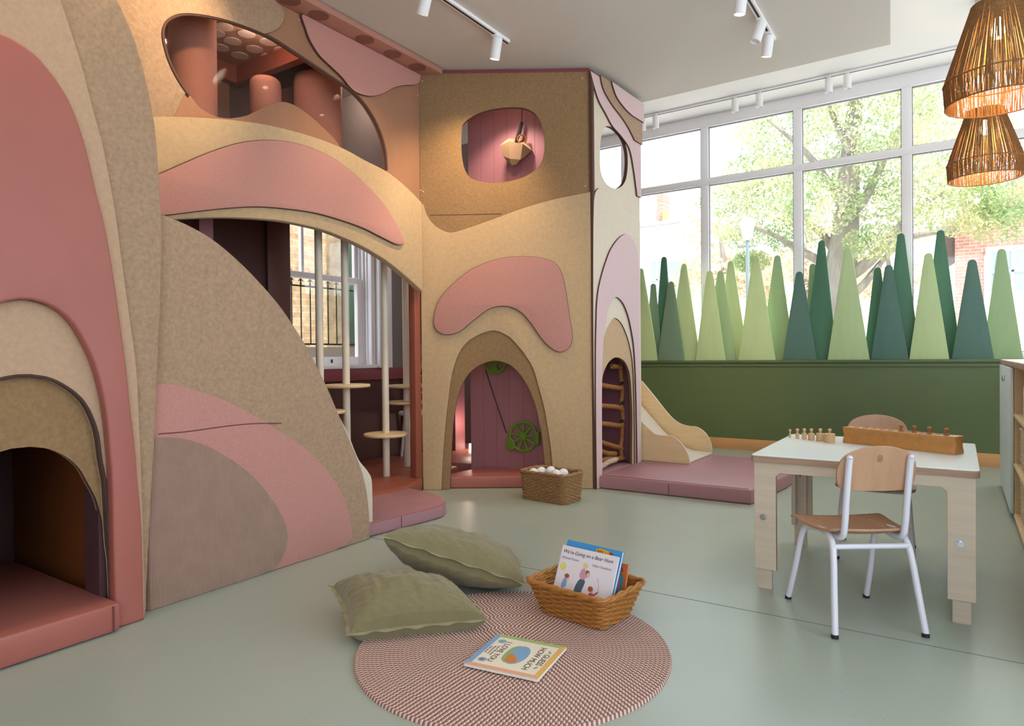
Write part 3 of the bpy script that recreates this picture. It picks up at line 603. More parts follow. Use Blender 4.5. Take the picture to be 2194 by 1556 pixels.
link('bracket', curve_mesh([brk], WM @ Matrix.Translation((0, 0, .0)), .03, .005, 'bracket', None, m_greenl), None, wt)
link('bracket', curve_mesh([[(.11, .04), (.14, .04), (.14, -.06), (.1, -.06)]], WM, .03, .004, 'bracket', None, m_greenl), None, wt)
u, z = tin.uv(1062, 772, .03); c2 = tin.p(u, z, .035)
wheel('toy_pulley', 'lime green toy pulley disc at the top of the tower arch', c2, .115, 4, True)
ra, rb = tin.p(*tin.uv(1040, 792, .03), .03), tin.p(*tin.uv(1085, 928, .03), .03)
tag(MB().tube([ra, (ra+rb)/2+Vector((0, 0, -.004)), rb], .004, 8).build('drive_cord', mat('dark_cord', '#4A2E2E', rough=.8)), 'thin dark cord running between the two green wheels', 'cord')
lamp('SPOT', 'tower_downlight', (-2.95, 4.22, 3.0), 22, (1, .82, .70), (-2.85, 4.30, 0), .04, 120, .6)
MB().cyl((-2.95, 4.22, 3.03), (-2.95, 4.22, 3.06), .03, n=16).build('glow_disc', m_glow, tw)
# hanging bag in tower window
hb = thing('hanging_bag', 'faceted beige fabric bag hanging by a dark strap in the tower window', 'bag', P1.p(*P1.uv(1105, 330, -.35), -.35))
H = Plane(P1.p(0, 0, -.33)[:2], P1.p(1, 0, -.33)[:2])
def hq(x, y, o=0): return H.p(*H.uv(x, y, o), o)
ring_pts = [[hq(1071, 312), hq(1090, 303, .05), hq(1120, 308, .06), hq(1139, 322, .02), hq(1128, 300, -.05), hq(1090, 296, -.06)],
            [hq(1078, 335), hq(1092, 340, .06), hq(1115, 342, .06), hq(1130, 332, .02), hq(1120, 325, -.05), hq(1092, 325, -.05)],
            [hq(1090, 350), hq(1096, 354, .03), hq(1106, 353, .03), hq(1112, 346, .01), hq(1108, 345, -.03), hq(1096, 346, -.03)]]
vb = [v for rg in ring_pts for v in rg]; fb2 = [(i*6+k, i*6+(k+1) % 6, (i+1)*6+(k+1) % 6, (i+1)*6+k) for i in range(2) for k in range(6)]+[(12, 13, 14, 15, 16, 17)]+[(5, 4, 3, 2, 1, 0)]
MB().add(vb, fb2).build('body', mat('beige_canvas', '#B08A66', rough=.8, var=.08), hb, sharp=20)
MB().tube([hq(1118, 262), hq(1112, 285), hq(1105, 305)], [.012, .018, .012], 6).build('strap', m_black, hb)
MB().tube([hq(1118+9*math.cos(a), 298+9*math.sin(a), .02) for a in [k*math.pi/6 for k in range(12)]], .006, 8, closed=True).build('ring', mat('brass_ring', '#A9743C', rough=.35, metal=.6), hb)
MB().tube([hq(1118, 262), hq(1119, 200)], .003, 6).build('cord', m_black, hb)
# rope net in the side arch
net = thing('rope_net', 'knotted hemp rope climbing net inside the tower side arch', 'net', (-2.45, 4.8, .1))
def net_pt(x, y, d=-.10): return P2.p(*P2.uv(x, y, d), d)
def twist(pts, r, m, parent, name):
    P = [Vector(p) for p in pts]; b = MB(); L = sum((P[i+1]-P[i]).length for i in range(len(P)-1)); n = max(8, int(L/.008)); pp = []
    for i in range(n+1):
        s = i/n*(len(P)-1); k = min(int(s), len(P)-2); pp.append(P[k].lerp(P[k+1], s-k))
    t = (P[-1]-P[0]).normalized(); a = t.orthogonal().normalized(); c = t.cross(a)
    for st in range(3):
        b.tube([pp[i]+(a*math.cos(i*.55+st*2.094)+c*math.sin(i*.55+st*2.094))*r*.55 for i in range(n+1)], r*.6, 6)
    return b.build(name, m, parent)
vr = smooth([(1331, 770), (1330, 800), (1333, 840), (1331, 870), (1334, 895), (1332, 910), (1332, 940), (1329, 960), (1333, 985)], False, 3)
twist([net_pt(*p) for p in vr], .016, m_rope, net, 'side_rope')
for pts in ([(1275, 823), (1300, 828), (1334, 833)], [(1275, 869), (1290, 870), (1320, 872), (1333, 877)], [(1275, 907), (1300, 909), (1334, 914)], [(1275, 940), (1290, 949), (1310, 955), (1332, 961)], [(1275, 962), (1300, 972), (1318, 973)], [(1280, 992), (1300, 984), (1320, 984), (1334, 982)], [(1310, 785), (1331, 787)]):
    twist([net_pt(*p) for p in pts], .019, m_rope, net, 'rung_rope')
twist([net_pt(1284, 1003, -.06), net_pt(1305, 990, -.07), net_pt(1320, 985, -.09)], .02, m_seaw, net, 'thick_rope')
for y in (821, 864, 902): MB().lathe([(0, -.016), (.012, -.012), (.016, 0), (.012, .012), (0, .016)], net_pt(1333, y, -.09), 10).build('knot', m_black, net)
# ---- big pink mat
bm_ = thing('floor_mat', 'wide pale mauve leather mat on the floor at the foot of the slide', 'mat', (-1.7, 5.2, 0))
slab('cushion', [(-2.235, 4.50), (-1.14, 4.52), (-1.055, 5.2), (-1.05, 5.93), (-2.9, 5.93), (-2.9, 5.35), (-2.235, 5.35)], .002, .10, m_leather2, bm_, .014)
seam('seam', [(-1.70, 4.503, .012), (-1.70, 4.503, .088)], .0022, m_seam, bm_)
seam('seam', [(-2.2, 4.515, .101), (-1.16, 4.535, .101)], .0015, m_seam, bm_)
slab('threshold_strip', [(-2.62, 4.6), (-2.25, 4.6), (-2.25, 5.17), (-2.62, 5.17)], .002, .098, m_leather2, bm_, .005)
# ---- slide
sd = thing('slide', 'small birch plywood slide with wavy side panels landing on the mauve mat', 'slide', (-2.2, 5.65, .1))
PS1 = Plane((-3, 5.32), (-1, 5.32)); PS2 = Plane((-3, 5.97), (-1, 5.97))
near = smooth([(1376, 905, 1), (1390, 918), (1404, 930), (1420, 933), (1440, 935), (1458, 948), (1470, 965), (1476, 980), (1478, 994, 1)], False)
q = [PS1.uv(x, y, 0) for x, y in near]; q[-1] = (q[-1][0], .101)
ext = [(-3.0, .101), (-3.0, 1.5), (-2.75, 1.15), (-2.45, .78)]
q = [(0, .101), (0, 1.35), (.2, 1.02), (.5, .72)]+q
panel('near_side', PS1, q, [], 0, .018, m_birch, sd, .002, m_cream, uv=True)
far = smooth([(1375, 817, 1), (1400, 847), (1430, 885), (1445, 900), (1460, 909), (1475, 913), (1492, 915), (1508, 925), (1519, 940), (1524, 955), (1525, 976, 1)], False)
q = [PS2.uv(x, y, 0) for x, y in far]; q[-1] = (q[-1][0], .101)
q = [(-.1, .101), (-.1, .95)]+q
panel('far_side', PS2, q, [], 0, .018, m_birch, sd, .002, m_cream, uv=True)
ch = MB(); pr = [(-1.84, .115), (-2.0, .125), (-2.15, .17), (-2.3, .30), (-2.6, .62), (-3.0, 1.05)]
for i in range(len(pr)-1):
    a, b = pr[i], pr[i+1]
    ch.add([(a[0], 5.325, a[1]), (a[0], 5.945, a[1]), (b[0], 5.945, b[1]), (b[0], 5.325, b[1]), (a[0], 5.325, a[1]-.012), (a[0], 5.945, a[1]-.012), (b[0], 5.945, b[1]-.012), (b[0], 5.325, b[1]-.012)],
           [(0, 1, 2, 3), (4, 7, 6, 5), (0, 4, 5, 1), (2, 6, 7, 3), (0, 3, 7, 4), (1, 5, 6, 2)])
ch.build('chute', m_cream, sd)
# ---- mats inside the bridge opening
ip = thing('den_mat', 'terracotta leather floor mat under the bridge arch around the poles', 'mat', (-3.8, 3.4, 0))
slab('cushion', [(XW+.03, 1.5), (-3.37, 1.5), (-3.25, 2.6), (-3.2, 3.45), (-3.30, 3.72), (-3.36, 3.79), (-3.42, 4.30), (XW+.03, 4.48)], .002, .10, m_terra, ip, .03)
pm = thing('floor_mat', 'mauve pink leather step mat with rounded corner at the hill panel end', 'mat', (-2.95, 3.1, 0))
mp = [G(*p, .075) for p in smooth([(760, 1060, 1), (835, 1042), (890, 1049), (930, 1058), (948, 1065), (955, 1074), (948, 1083), (925, 1090), (860, 1106), (800, 1121), (765, 1128, 1)])]
slab('cushion', [(p.x, p.y) for p in mp], .002, .078, m_leather2, pm, .012)
c = G(858, 1107, .07); seam('seam', [G(859, 1107, .078)+Vector((.004, 0, 0)), G(859, 1107, .078)+Vector((.006, 0, -.07))], .0025, m_seam, pm)
seam('piping', [G(x, y, .078) for x, y in smooth([(798, 1121), (860, 1105), (925, 1089), (946, 1082), (953, 1074)], False)], .0025, m_leather, pm)
# ---- climbing poles
def pole(px, py, x, z0, z1, discs, label):
    p = PX(px, py, x); t = thing('climbing_pole', label, 'climbing pole', (p.x, p.y, z0), 0, 'poles under the bridge')
    MB().cyl((p.x, p.y, z0), (p.x, p.y, z1), .026, n=24).build('pole', m_pole, t)
    for z in discs: MB().lathe([(.14, z-.012), (.163, z-.010), (.168, z), (.163, z+.010), (.14, z+.012)], (p.x, p.y, 0), 40).build('disc', m_disc, t)
    return t
pole(683, 600, -3.62, .1, 2.06, [.63], 'white climbing pole nearest the hill panel, its disc mostly hidden')
pole(742, 828, -3.6, .1, 2.06, [.80], 'white climbing pole with disc at window sill height')
pole(827, 932, -3.6, .1, 2.06, [.415], 'white climbing pole with low birch disc, standing nearest')
pole(871, 865, -3.78, .1, 2.06, [.625, .76], 'white climbing pole beside the terracotta post, two discs')
box_o = box('support_post', (-3.86, -3.78, 2.29, 2.38, .1, 2.06), m_mauve); tag(box_o, 'square mauve post under the bridge behind the hill panel', 'post')
# wicker chair sliver behind the poles
wc = thing('wicker_chair', 'white lattice wicker chair half hidden behind the terracotta post', 'chair', (-4.12, 4.62, .085))
bk_ = MB()
for i in range(11):
    a0 = R(-70+14*i); bk_.tube([Vector((-4.12+.2*math.sin(a0)*s, 4.70+.26*math.cos(a0)*s*.4, .55+.42*t)) for s, t in ((1, -.1), (1.05, .3), (.95, .7), (.5, 1.0))], .006, 6)
for z, s in ((.5, 1), (.58, 1.04), (.66, 1.05), (.74, 1.02), (.82, .97), (.9, .8)):
    bk_.tube([Vector((-4.12+.2*math.sin(R(-75+15*i))*s, 4.70+.104*math.cos(R(-75+15*i))*s, z)) for i in range(11)], .007, 6)
bk_.build('backrest', m_mesh, wc)
MB().lathe([(.17, .46), (.2, .48), (.19, .5)], (-4.12, 4.62, 0), 24).build('seat', m_mesh, wc)
for sx in (-.14, .14):
    for sy in (-.1, .1): MB().cyl((-4.12+sx, 4.62+sy, .086), (-4.12+sx*.8, 4.62+sy*.8, .47), .012, n=10).build('leg', m_mesh, wc)

# ================================================================ TREES ON SILL
cl = {'l': mat('light_green_stain', '#BBD199', rough=.6, var=.07, vscale=3, stretch=(6, 1, .8), detail=6), 'm': mat('mid_green_stain', '#9CB888', rough=.6, var=.08, vscale=3, stretch=(6, 1, .8), detail=6),
      'd': mat('dark_green_stain', '#4C7B60', rough=.6, var=.10, vscale=3, stretch=(6, 1, .8), detail=6), 't': mat('teal_green_stain', '#52756A', rough=.6, var=.07, vscale=3, stretch=(6, 1, .8), detail=6), 'g': mat('grey_green_stain', '#748F77', rough=.6, var=.07, vscale=3, stretch=(6, 1, .8), detail=6)}
TR = [(1372, 575, 1335, 1409, 0, 'l', 'light green tree board, half hidden by the tower side'),
      (1399, 608, 1382, 1418, 1, 'g', 'narrow grey-green tree board behind the leftmost light one'),
      (1422, 550, 1400, 1444, 2, 'd', 'dark green tree board rising behind the short grey-green ones'),
      (1437, 603, 1408, 1466, 0, 'g', 'short grey-green tree board, leftmost in the front row'),
      (1465, 565, 1430, 1500, 1, 'l', 'yellow-green tree board just right of the short grey-green one'),
      (1520, 580, 1490, 1554, 0, 'l', 'light green front tree board, left of the narrow olive one'),
      (1543, 580, 1505, 1577, 1, 'm', 'olive green tree board peeking between two light ones'),
      (1565, 559, 1535, 1603, 2, 'l', 'light green tree board standing in the back row near the lamp post'),
      (1619, 548, 1582, 1661, 0, 'l', 'broad light green front tree board under the first tall window'),
      (1665, 547, 1628, 1702, 2, 'm', 'soft green back row tree board, left of the short teal one'),
      (1712, 582, 1677, 1750, 0, 't', 'short teal front tree board, leftmost of the teal ones'),
      (1741, 565, 1722, 1765, 2, 'm', 'thin green tree board sliver behind the tall dark one'),
      (1760, 515, 1722, 1794, 1, 'd', 'tall dark green tree board beside the short teal one'),
      (1816, 531, 1773, 1863, 0, 'l', 'widest light green front tree board, in front of the trunk outside'),
      (1880, 573, 1850, 1912, 2, 'd', 'emerald tree board peeking behind the middle teal one'),
      (1904, 568, 1866, 1947, 0, 't', 'teal front tree board, middle of the teal ones'),
      (1930, 500, 1892, 1972, 1, 'd', 'tall dark green tree board behind the middle teal one'),
      (1989, 542, 1948, 2034, 0, 'l', 'light green front tree board between two teal ones'),
      (2015, 493, 1973, 2060, 2, 'd', 'tallest dark green tree board, at the back of the row'),
      (2083, 556, 2039, 2130, 0, 't', 'teal front tree board, rightmost of the teal ones'),
      (2146, 533, 2104, 2192, 1, 'm', 'green tree board at the right end of the sill')]
for ax, ay, bl_, br_, row, c, lb in TR:
    y = (YW+.03, YW+.085, YW+.14)[row]; A = PY(ax, ay, y); x0 = PY(bl_, 767, y).x; x1 = PY(br_, 767, y).x; z0 = .931; hw = .033 if row == 0 else .03
    zt = A.z-hw; pts = [(x0, z0), (x1, z0)]
    for k in range(9):
        a0 = math.pi*(.06+.88*k/8); pts.append((A.x+hw*math.cos(a0), zt+hw*math.sin(a0)))
    M = Matrix(((1, 0, 0, 0), (0, 0, -1, y+.012), (0, 1, 0, 0), (0, 0, 0, 1)))
    o = link('tree_board', curve_mesh([pts], M, .022, .002, 'tree_board', None, cl[c]), None)
    tag(o, lb, 'tree cutout', 'wooden tree boards on the window sill')

# ================================================================ TRACKS AND SPOTS
def head(name, label, top, aimv, group, on=True, size=1.0, col=None):
    t = thing(name, label, 'spotlight', top, 0, group)
    a = Vector(top); p = a+Vector((0, 0, -.045*size)); d = Vector(aimv).normalized(); s = p-d*.03*size; e = p+d*.12*size
    MB().cyl(a, p, .008*size, n=12).build('stem', m_frame, t)
    MB().box(a.x-.02*size, a.x+.02*size, a.y-.035*size, a.y+.035*size, a.z-.012, a.z).build('adapter', m_frame, t, .002)
    q = d.to_track_quat('Z', 'Y').to_matrix()
    MB().lathe([(0, 0), (.03*size, 0), (.034*size, .004*size), (.034*size, .13*size), (.03*size, .133*size), (.028*size, .12*size), (0, .12*size)], s, 28, q).build('can', m_frame, t)
    c = s+d*.121*size
    MB().cyl(c, c+d*.002, .027*size, n=24).build('lens', m_glow if on else m_frame, t)
    return c+d*.02, d
def track(name, label, a, b, w=.018):
    t = thing(name, label, 'light track', a); a, b = Vector(a), Vector(b); d = (b-a).normalized(); n = Vector((-d.y, d.x, 0))*w; z = Vector((0, 0, .02))
    v = [a-n, a+n, b+n, b-n]; MB().add([p-z for p in v]+v, [(0, 3, 2, 1), (4, 5, 6, 7), (0, 1, 5, 4), (1, 2, 6, 5), (2, 3, 7, 6), (3, 0, 4, 7)]).build('rail', m_frame, t)
    n *= .35; v = [a-n, a+n, b+n, b-n]; MB().add([p-z*1.1 for p in v]+[p-z for p in v], [(0, 3, 2, 1), (4, 5, 6, 7), (0, 1, 5, 4), (1, 2, 6, 5), (2, 3, 7, 6), (3, 0, 4, 7)]).build('slot', m_black, t)
    return t
xa_ = G(1088, 90, LC-.01)
track('ceiling_track', 'white light track on the ceiling in front of the tower', (xa_.x, -.5, LC), (xa_.x, xa_.y, LC))
hp_ = G(1062, 78, LC-.02); c_, d_ = head('spot_head', 'lit white spotlight at the end of the track by the tower', (xa_.x, hp_.y, LC-.02), (-.28, .1, -1), 'ceiling spotlights')
def spotl(c, aim, e, ang=70): lamp('SPOT', 'track_spot', c, e, WARM, aim, .03, ang, .9)
spotl(c_+d_*.01, (-3.1, 3.95, 1.9), 50, 95)
for oi, (yy, aim, e) in enumerate(((2.95, (-3.34, 3.2, 1.7), 26), (2.1, (-3.34, 1.7, 2.6), 46), (1.3, (-2.66, 1.7, 1.2), 16), (.4, (-2.6, .7, 1.5), 34))):
    c_, d_ = head('spot_head', ('lit white spotlight aimed at the bridge arch, second from the track end', 'white spotlight aimed at the blob window, third from the track end', 'white spotlight aimed at the hill panel, fourth from the track end', 'white spotlight aimed at the leftmost cave, last on its track')[oi], (xa_.x, yy, LC-.02), (Vector(aim)-Vector((xa_.x, yy, LC))), 'ceiling spotlights off frame')
    spotl(c_+d_*.01, aim, e, 95)
xb_ = G(1657, 85, LC-.01)
track('ceiling_track', 'white light track near the middle of the low ceiling', (xb_.x, 1.5, LC), (xb_.x, xb_.y, LC))
for (px, py), av, lb, on in (((1643, 72), (-.22, .25, -1), 'lit white spotlight at the tip of the middle track', True), ((1627, 42), (-.3, -.2, -1), 'unlit white spotlight second from the middle track tip', False), ((1585, -25), (-.15, .1, -1), 'white spotlight cut by the top picture edge', True)):
    g = G(px, py, LC-.02); c_, d_ = head('spot_head', lb, (xb_.x, g.y, LC-.02), av, 'ceiling spotlights', on)
    if on: spotl(c_+d_*.01, (-2.35, 7.1, .72) if px == 1643 else c_+d_*3, 110 if px == 1643 else 22, 50 if px == 1643 else 70)
yt = 6.98; track('ceiling_track', 'long white light track running along the window head', (-3.9, yt, HC+.018), (3.0, yt, HC+.018))
for px, lb in ((1377, 'white window-track spotlight, leftmost beside the tower'), (1405, 'white window-track spotlight, second from the tower'), (1575, 'white window-track spotlight, left of the pair over the second window'), (1627, 'white window-track spotlight, right of the pair over the second window'), (1776, 'white window-track spotlight, left of the pair over the third window'), (1816, 'white window-track spotlight, right of the pair over the third window')):
    x = PY(px, 240, yt).x; head('spot_head', lb, (x, yt, HC), (0, 0, -1), 'spotlights on the window track', False)

# ================================================================ PENDANTS
def pendant(name, label, px, Z):
    v = ray(px, 300); c = EYE+v*Z; x, y = c.x, c.y
    t = thing(name, label, 'pendant lamp', (x, y, 2.29), 0, 'woven pendant lamps')
    b = MB(); rnd = random.Random(int(px)); zt, zs, zb = 2.80, 2.415, 2.295; rt, rs, rb_ = .118, .242, .234
    for k in range(520):
        a = 2*math.pi*k/520+rnd.uniform(-.012, .012); a1 = a+rnd.uniform(-.03, .03); a2 = a1+rnd.uniform(-.03, .03); am = (a+a1)/2+rnd.uniform(-.015, .015)
        if rnd.random() < .03: continue
        rm = (rt+rs)/2; b.tube([(x+rt*math.cos(a), y+rt*math.sin(a), zt), (x+rm*math.cos(am), y+rm*math.sin(am), (zt+zs)/2), (x+rs*math.cos(a1), y+rs*math.sin(a1), zs), (x+rb_*math.cos(a2), y+rb_*math.sin(a2), zb)], rnd.uniform(.0015, .0030), 4, cap=False)
    b.build('cord_shade', m_jute, t, sharp=None)
    fr = MB()
    for r, z in ((rs, zs), (rb_, zb)): MB().tube([(x+r*math.cos(q*math.pi/24), y+r*math.sin(q*math.pi/24), z) for q in range(48)], .004, 6, closed=True).build('wire_ring', m_jute, t)
    fr.tube([(x+rt*math.cos(q*math.pi/24), y+rt*math.sin(q*math.pi/24), zt) for q in range(48)], .004, 6, closed=True)
    for q in range(4): fr.tube([(x, y, zt+.02), (x+rt*math.cos(q*1.57), y+rt*math.sin(q*1.57), zt)], .003, 6)
    fr.build('wire_frame', m_jute, t)
    tp = MB()
    for k in range(70):
        a = 2*math.pi*k/70; tp.tube([(x+.03*math.cos(a), y+.03*math.sin(a), zt+.012), (x+rt*math.cos(a+.1), y+rt*math.sin(a+.1), zt)], .0028, 4, cap=False)
    tp.build('cord_top', m_jute, t, sharp=None)
    MB().lathe([(0, 2.62), (.02, 2.625), (.03, 2.65), (.028, 2.675), (.014, 2.71), (.012, 2.73)], (x, y, 0), 20).build('bulb', m_bulb, t)
    MB().cyl((x, y, 2.73), (x, y, 2.81), .02, n=16).build('socket', m_black, t)
    MB().cyl((x, y, 2.81), (x, y, HC), .004, n=8).build('cord', m_black, t)
    MB().cyl((x, y, HC-.025), (x, y, HC+.018), .06, n=28).build('ceiling_rose', m_chrome, t)
    lamp('POINT', 'pendant_light', (x, y, 2.6), 16, (1, .70, .38), size=.03)
pendant('pendant_lamp', 'jute pendant lamp hanging nearer the camera, cut by the top right corner', 2139, 3.47)
pendant('pendant_lamp', 'jute pendant lamp hanging lower in view, behind the nearer lamp', 2110, 5.0)

# ================================================================ CABINET
cb = thing('storage_cabinet', 'low storage cabinet with pale blue doors and open plywood shelves at the right', 'cabinet', (.5, 4.8, 0))
cx0, cx1 = .27, .70
MB().box(cx0-.012, cx1, 2.6, 6.15, .905, .935).build('worktop_edge', m_plyedge, cb, .002)
box('worktop', (cx0-.010, cx1-.002, 2.602, 6.148, .935, .938), m_white, cb)
cc = MB(); cc.box(cx0, cx1, 6.11, 6.13, .03, .905).box(cx0, cx1, 4.86, 4.88, .03, .905).box(cx0, cx1, 3.72, 3.74, .03, .905).box(cx0, cx1, 2.62, 2.64, .03, .905).box(cx1-.015, cx1, 2.62, 6.13, .03, .905)
cc.build('carcass', m_birch, cb)
box('plinth', (cx0+.03, cx1, 2.65, 6.10, 0, .03), m_black, cb)
for y0, y1 in ((5.52, 6.13), (4.90, 5.512)):
    d = box('door', (cx0-.018, cx0-.001, y0, y1, .04, .90), m_blue, cb, .002)
    hy = y0+.04 if y0 > 5.2 else y1-.04
    MB().box(cx0-.03, cx0-.018, hy-.008, hy+.008, .80, .84).build('handle', m_chrome, d, .002)
for z in (.03, .325, .615):
    for y0, y1 in ((3.74, 4.86), (2.64, 3.72)): box('shelf', (cx0-.004, cx1-.015, y0, y1, z, z+.018), m_birch, cb, .001)
def weave(name, hw, hd, h, flare, rows, stakes, amp, m, rnd_=.0, cr=.04, thick=.006):
    """woven rectangular wall in local space"""
    def outline(w, d, r, n):
        pts = []; per = [(w-r, d, 0), (w, d-r, 1)]
        seg = []
        cs = [((w-r), (d-r), 0), (-(w-r), (d-r), 90), (-(w-r), -(d-r), 180), ((w-r), -(d-r), 270)]
        for cx, cy, a in cs:
            for k in range(7): an = R(a+90*k/6); seg.append((cx+r*math.cos(an), cy+r*math.sin(an), math.cos(an), math.sin(an)))
        L = [0]
        for i in range(len(seg)): L.append(L[-1]+math.dist(seg[i][:2], seg[(i+1) % len(seg)][:2]))
        for i in range(n):
            s = L[-1]*i/n; k = max(j for j in range(len(seg)) if L[j] <= s); t = (s-L[k])/max(1e-9, L[k+1]-L[k]); a, b = seg[k], seg[(k+1) % len(seg)]
            pts.append(tuple(a[q]*(1-t)+b[q]*t for q in range(4)))
        return pts
    nper = stakes*4; rp = 5; V = []; rnd = random.Random(3)
    for j in range(rows*rp+1):
        f = j/(rows*rp); o = outline(hw+flare*f, hd+flare*f, cr, nper); row = j//rp; ph = (j % rp)/rp; rad = math.sin(math.pi*ph)
        jit = rnd.uniform(-rnd_, rnd_)
        for i, (x, y, nx, ny) in enumerate(o):
            wv_ = math.cos(math.pi*i/4*1.0+math.pi*row)
            dsp = amp*(rad*1.1-.4)+amp*1.15*wv_+rnd.uniform(-rnd_, rnd_)*.6
            sag = jit*.5
            V.append((x+nx*dsp, y+ny*dsp, h*f+sag*(0 if j in (0,) else 1)))
    Fc = [(j*nper+i, j*nper+(i+1) % nper, (j+1)*nper+(i+1) % nper, (j+1)*nper+i) for j in range(rows*rp) for i in range(nper)]
    V2 = []
    for j in range(rows*rp+1):
        for i in range(nper):
            x, y, z = V[j*nper+i]; l = math.hypot(x, y); f = 1-thick/l; V2.append((x*f, y*f, z))
    n0 = len(V); Fc += [(n0+b, n0+a, n0+d, n0+c) for a, b, c, d in Fc[:]]
    Fc += [(i+(rows*rp)*nper, (i+1) % nper+(rows*rp)*nper, n0+(i+1) % nper+(rows*rp)*nper, n0+i+(rows*rp)*nper) for i in range(nper)]
    mb = MB(); mb.add(V+V2, Fc); top = outline(hw+flare, hd+flare, cr, 90)
    return mb, top, h
def basket(name, label, cat, loc, rz, hw, hd, h, flare, rows, stakes, amp, m, rnd_=0, rim_r=.006, group=None, cr=.04):
    t = thing(name, label, cat, loc, rz, group)
    mb, top, hh = weave('wall', hw, hd, h, flare, rows, stakes, amp, m, rnd_, cr); mb.build('woven_wall', m, t, world=False, sharp=60)
    MB().box(-hw+.006, hw-.006, -hd+.006, hd-.006, .002, .008).build('base', m, t, world=False)
    rb = MB()
    for st in range(2): rb.tube([(x+nx*rim_r*.7*math.cos(i*.7+st*3.14), y+ny*rim_r*.7*math.cos(i*.7+st*3.14), hh+rim_r*.7*math.sin(i*.7+st*3.14)) for i, (x, y, nx, ny) in enumerate(top)], rim_r, 8, closed=True)
    rb.build('rim', m, t, world=False)
    return t
by = [(.345, 4.55, 'pale woven seagrass basket on the middle cabinet shelf'), (.05, 4.55, 'pale woven seagrass basket on the bottom cabinet shelf')]
for z, y, lb in by: basket('storage_basket', lb, 'basket', (cx0+.215, y, z), 0, .19, .24, .21, 0, 16, 40, .004, m_seaw, .002, .007, 'cabinet baskets')
tb_ = thing('storage_tub', 'white plastic tub on the top cabinet shelf', 'tub', (cx0+.2, 4.5, .633)); MB().box(cx0+.03, cx0+.36, 4.33, 4.70, .634, .634+.17).build('body', m_white, tb_, .01)

# ================================================================ TABLE
tx0, tx1, ty0, ty1, tz = -.735, .063, 2.905, 3.765, .57
tb = thing('activity_table', 'low birch plywood table with white laminate top and adjustable legs', 'table', ((tx0+tx1)/2, (ty0+ty1)/2, 0))
def rrect(x0, x1, y0, y1, r, n=5): return [(cx+r*math.cos(R(a+90*k/n)), cy+r*math.sin(R(a+90*k/n))) for cx, cy, a in ((x1-r, y1-r, 0), (x0+r, y1-r, 90), (x0+r, y0+r, 180), (x1-r, y0+r, 270)) for k in range(n+1)]
slab('tabletop', rrect(tx0, tx1, ty0, ty1, .02), tz-.026, tz-.001, m_plyedge, tb, .001)
slab('laminate', rrect(tx0+.001, tx1-.001, ty0+.001, ty1-.001, .02), tz-.0015, tz+.001, m_top, tb, .0004)
lw = .088; ah = .50; zb = .09
def frame(y):
    a, b = tx0+.012, tx1-.012
    out = [(a, tz-.026), (a, zb), (a+lw, zb), (a+lw, ah-.015), (a+lw+.015, ah), (b-lw-.015, ah), (b-lw, ah-.015), (b-lw, zb), (b, zb), (b, tz-.026)]
    M = Matrix(((1, 0, 0, 0), (0, 0, -1, y), (0, 1, 0, 0), (0, 0, 0, 1)))
    return link('leg_frame', curve_mesh([out], M, .02, .0015, 'leg_frame', m_plyedge, m_birchleg), None, tb)
for y in (ty0+.022, ty1-.022): frame(y)
for sx in (0, 1):
    for sy in (0, 1):
        x = tx0+.012+lw/2-.008 if sx == 0 else tx1-.012-lw/2; y = ty0+.045 if sy == 0 else ty1-.045
        lg = MB(); lg.box(x-.029, x+.029, y-.012, y+.012, 0, .50).build('leg', m_birchleg, tb, .0015)
        # side rail of the leg housing
        xo = tx0+.022 if sx == 0 else tx1-.022
        MB().box(xo-.01, xo+.01, y+(-.014 if sy == 0 else -.05), y+(.05 if sy == 0 else .014), zb+.02, tz-.027).build('leg_side', m_birchleg, tb, .001)
        if sy == 1:
            hb_ = MB()
            for z in (.47, .40, .365): hb_.cyl((x, y-.0125, z), (x, y-.0131, z), .006, n=14)
            hb_.build('peg_hole', m_black, tb); MB().cyl((x, y-.02, .435), (x, y-.012, .435), .009, n=6).build('bolt', m_chrome, tb)
        else:
            yb = ty0+.012; z = .31 if sx == 0 else .30; xb2 = x+.0 if sx == 0 else x-.005
            b_ = MB(); b_.cyl((xb2, yb-.003, z), (xb2, yb, z), .013, n=20); b_.cyl((xb2, yb-.011, z), (xb2, yb-.003, z), .0095, n=6); b_.build('bolt', m_chrome, tb)
sr = MB(); sr.box(tx0+.02, tx0+.038, ty0+.10, ty1-.10, ah+.01, tz-.027).box(tx1-.038, tx1-.02, ty0+.10, ty1-.10, ah+.01, tz-.027); sr.build('side_rail', m_birchleg, tb)
# cylinder block
zt = tz+.0012
b0, b1, b2 = G(1805.5, 948.5, zt), G(2046, 975.5, zt), G(2064, 971, zt)
ex = (b1-b0); bw = ex.length; ex.normalize(); ey = Vector((-ex.y, ex.x, 0)); dp = .075; hh = .075
blk = thing('cylinder_block', 'long honey coloured wooden block with holes lying on the table', 'wooden block', (b0.x, b0.y, zt))
prof = smooth([(0, 0, 1), (.0, .012, 1), (.008, .030), (.009, .045), (0, .066), (0, hh, 1), (dp, hh, 1), (dp, .066), (dp-.009, .045), (dp-.008, .030), (dp, .012, 1), (dp, 0, 1)])
V = [b0+ex*t+ey*p[0]+Vector((0, 0, p[1])) for t in (0, bw) for p in prof]; n = len(prof)
MB().add(V, [tuple(range(n-1, -1, -1)), tuple(range(n, 2*n))]+[(i, (i+1) % n, n+(i+1) % n, n+i) for i in range(n)]).build('body', m_orangewood, blk, .002)
M_hole = mat('dark_hole', '#7A5230', rough=.8)
slots = [.055+.048*k for k in range(10)]; kn = [5, 6, 7, 9]
sc_ = bw/.53
KP = [PY(1931, 925, 3.4), ]
kpx = [1931, 1959, 1991.5, 2028]
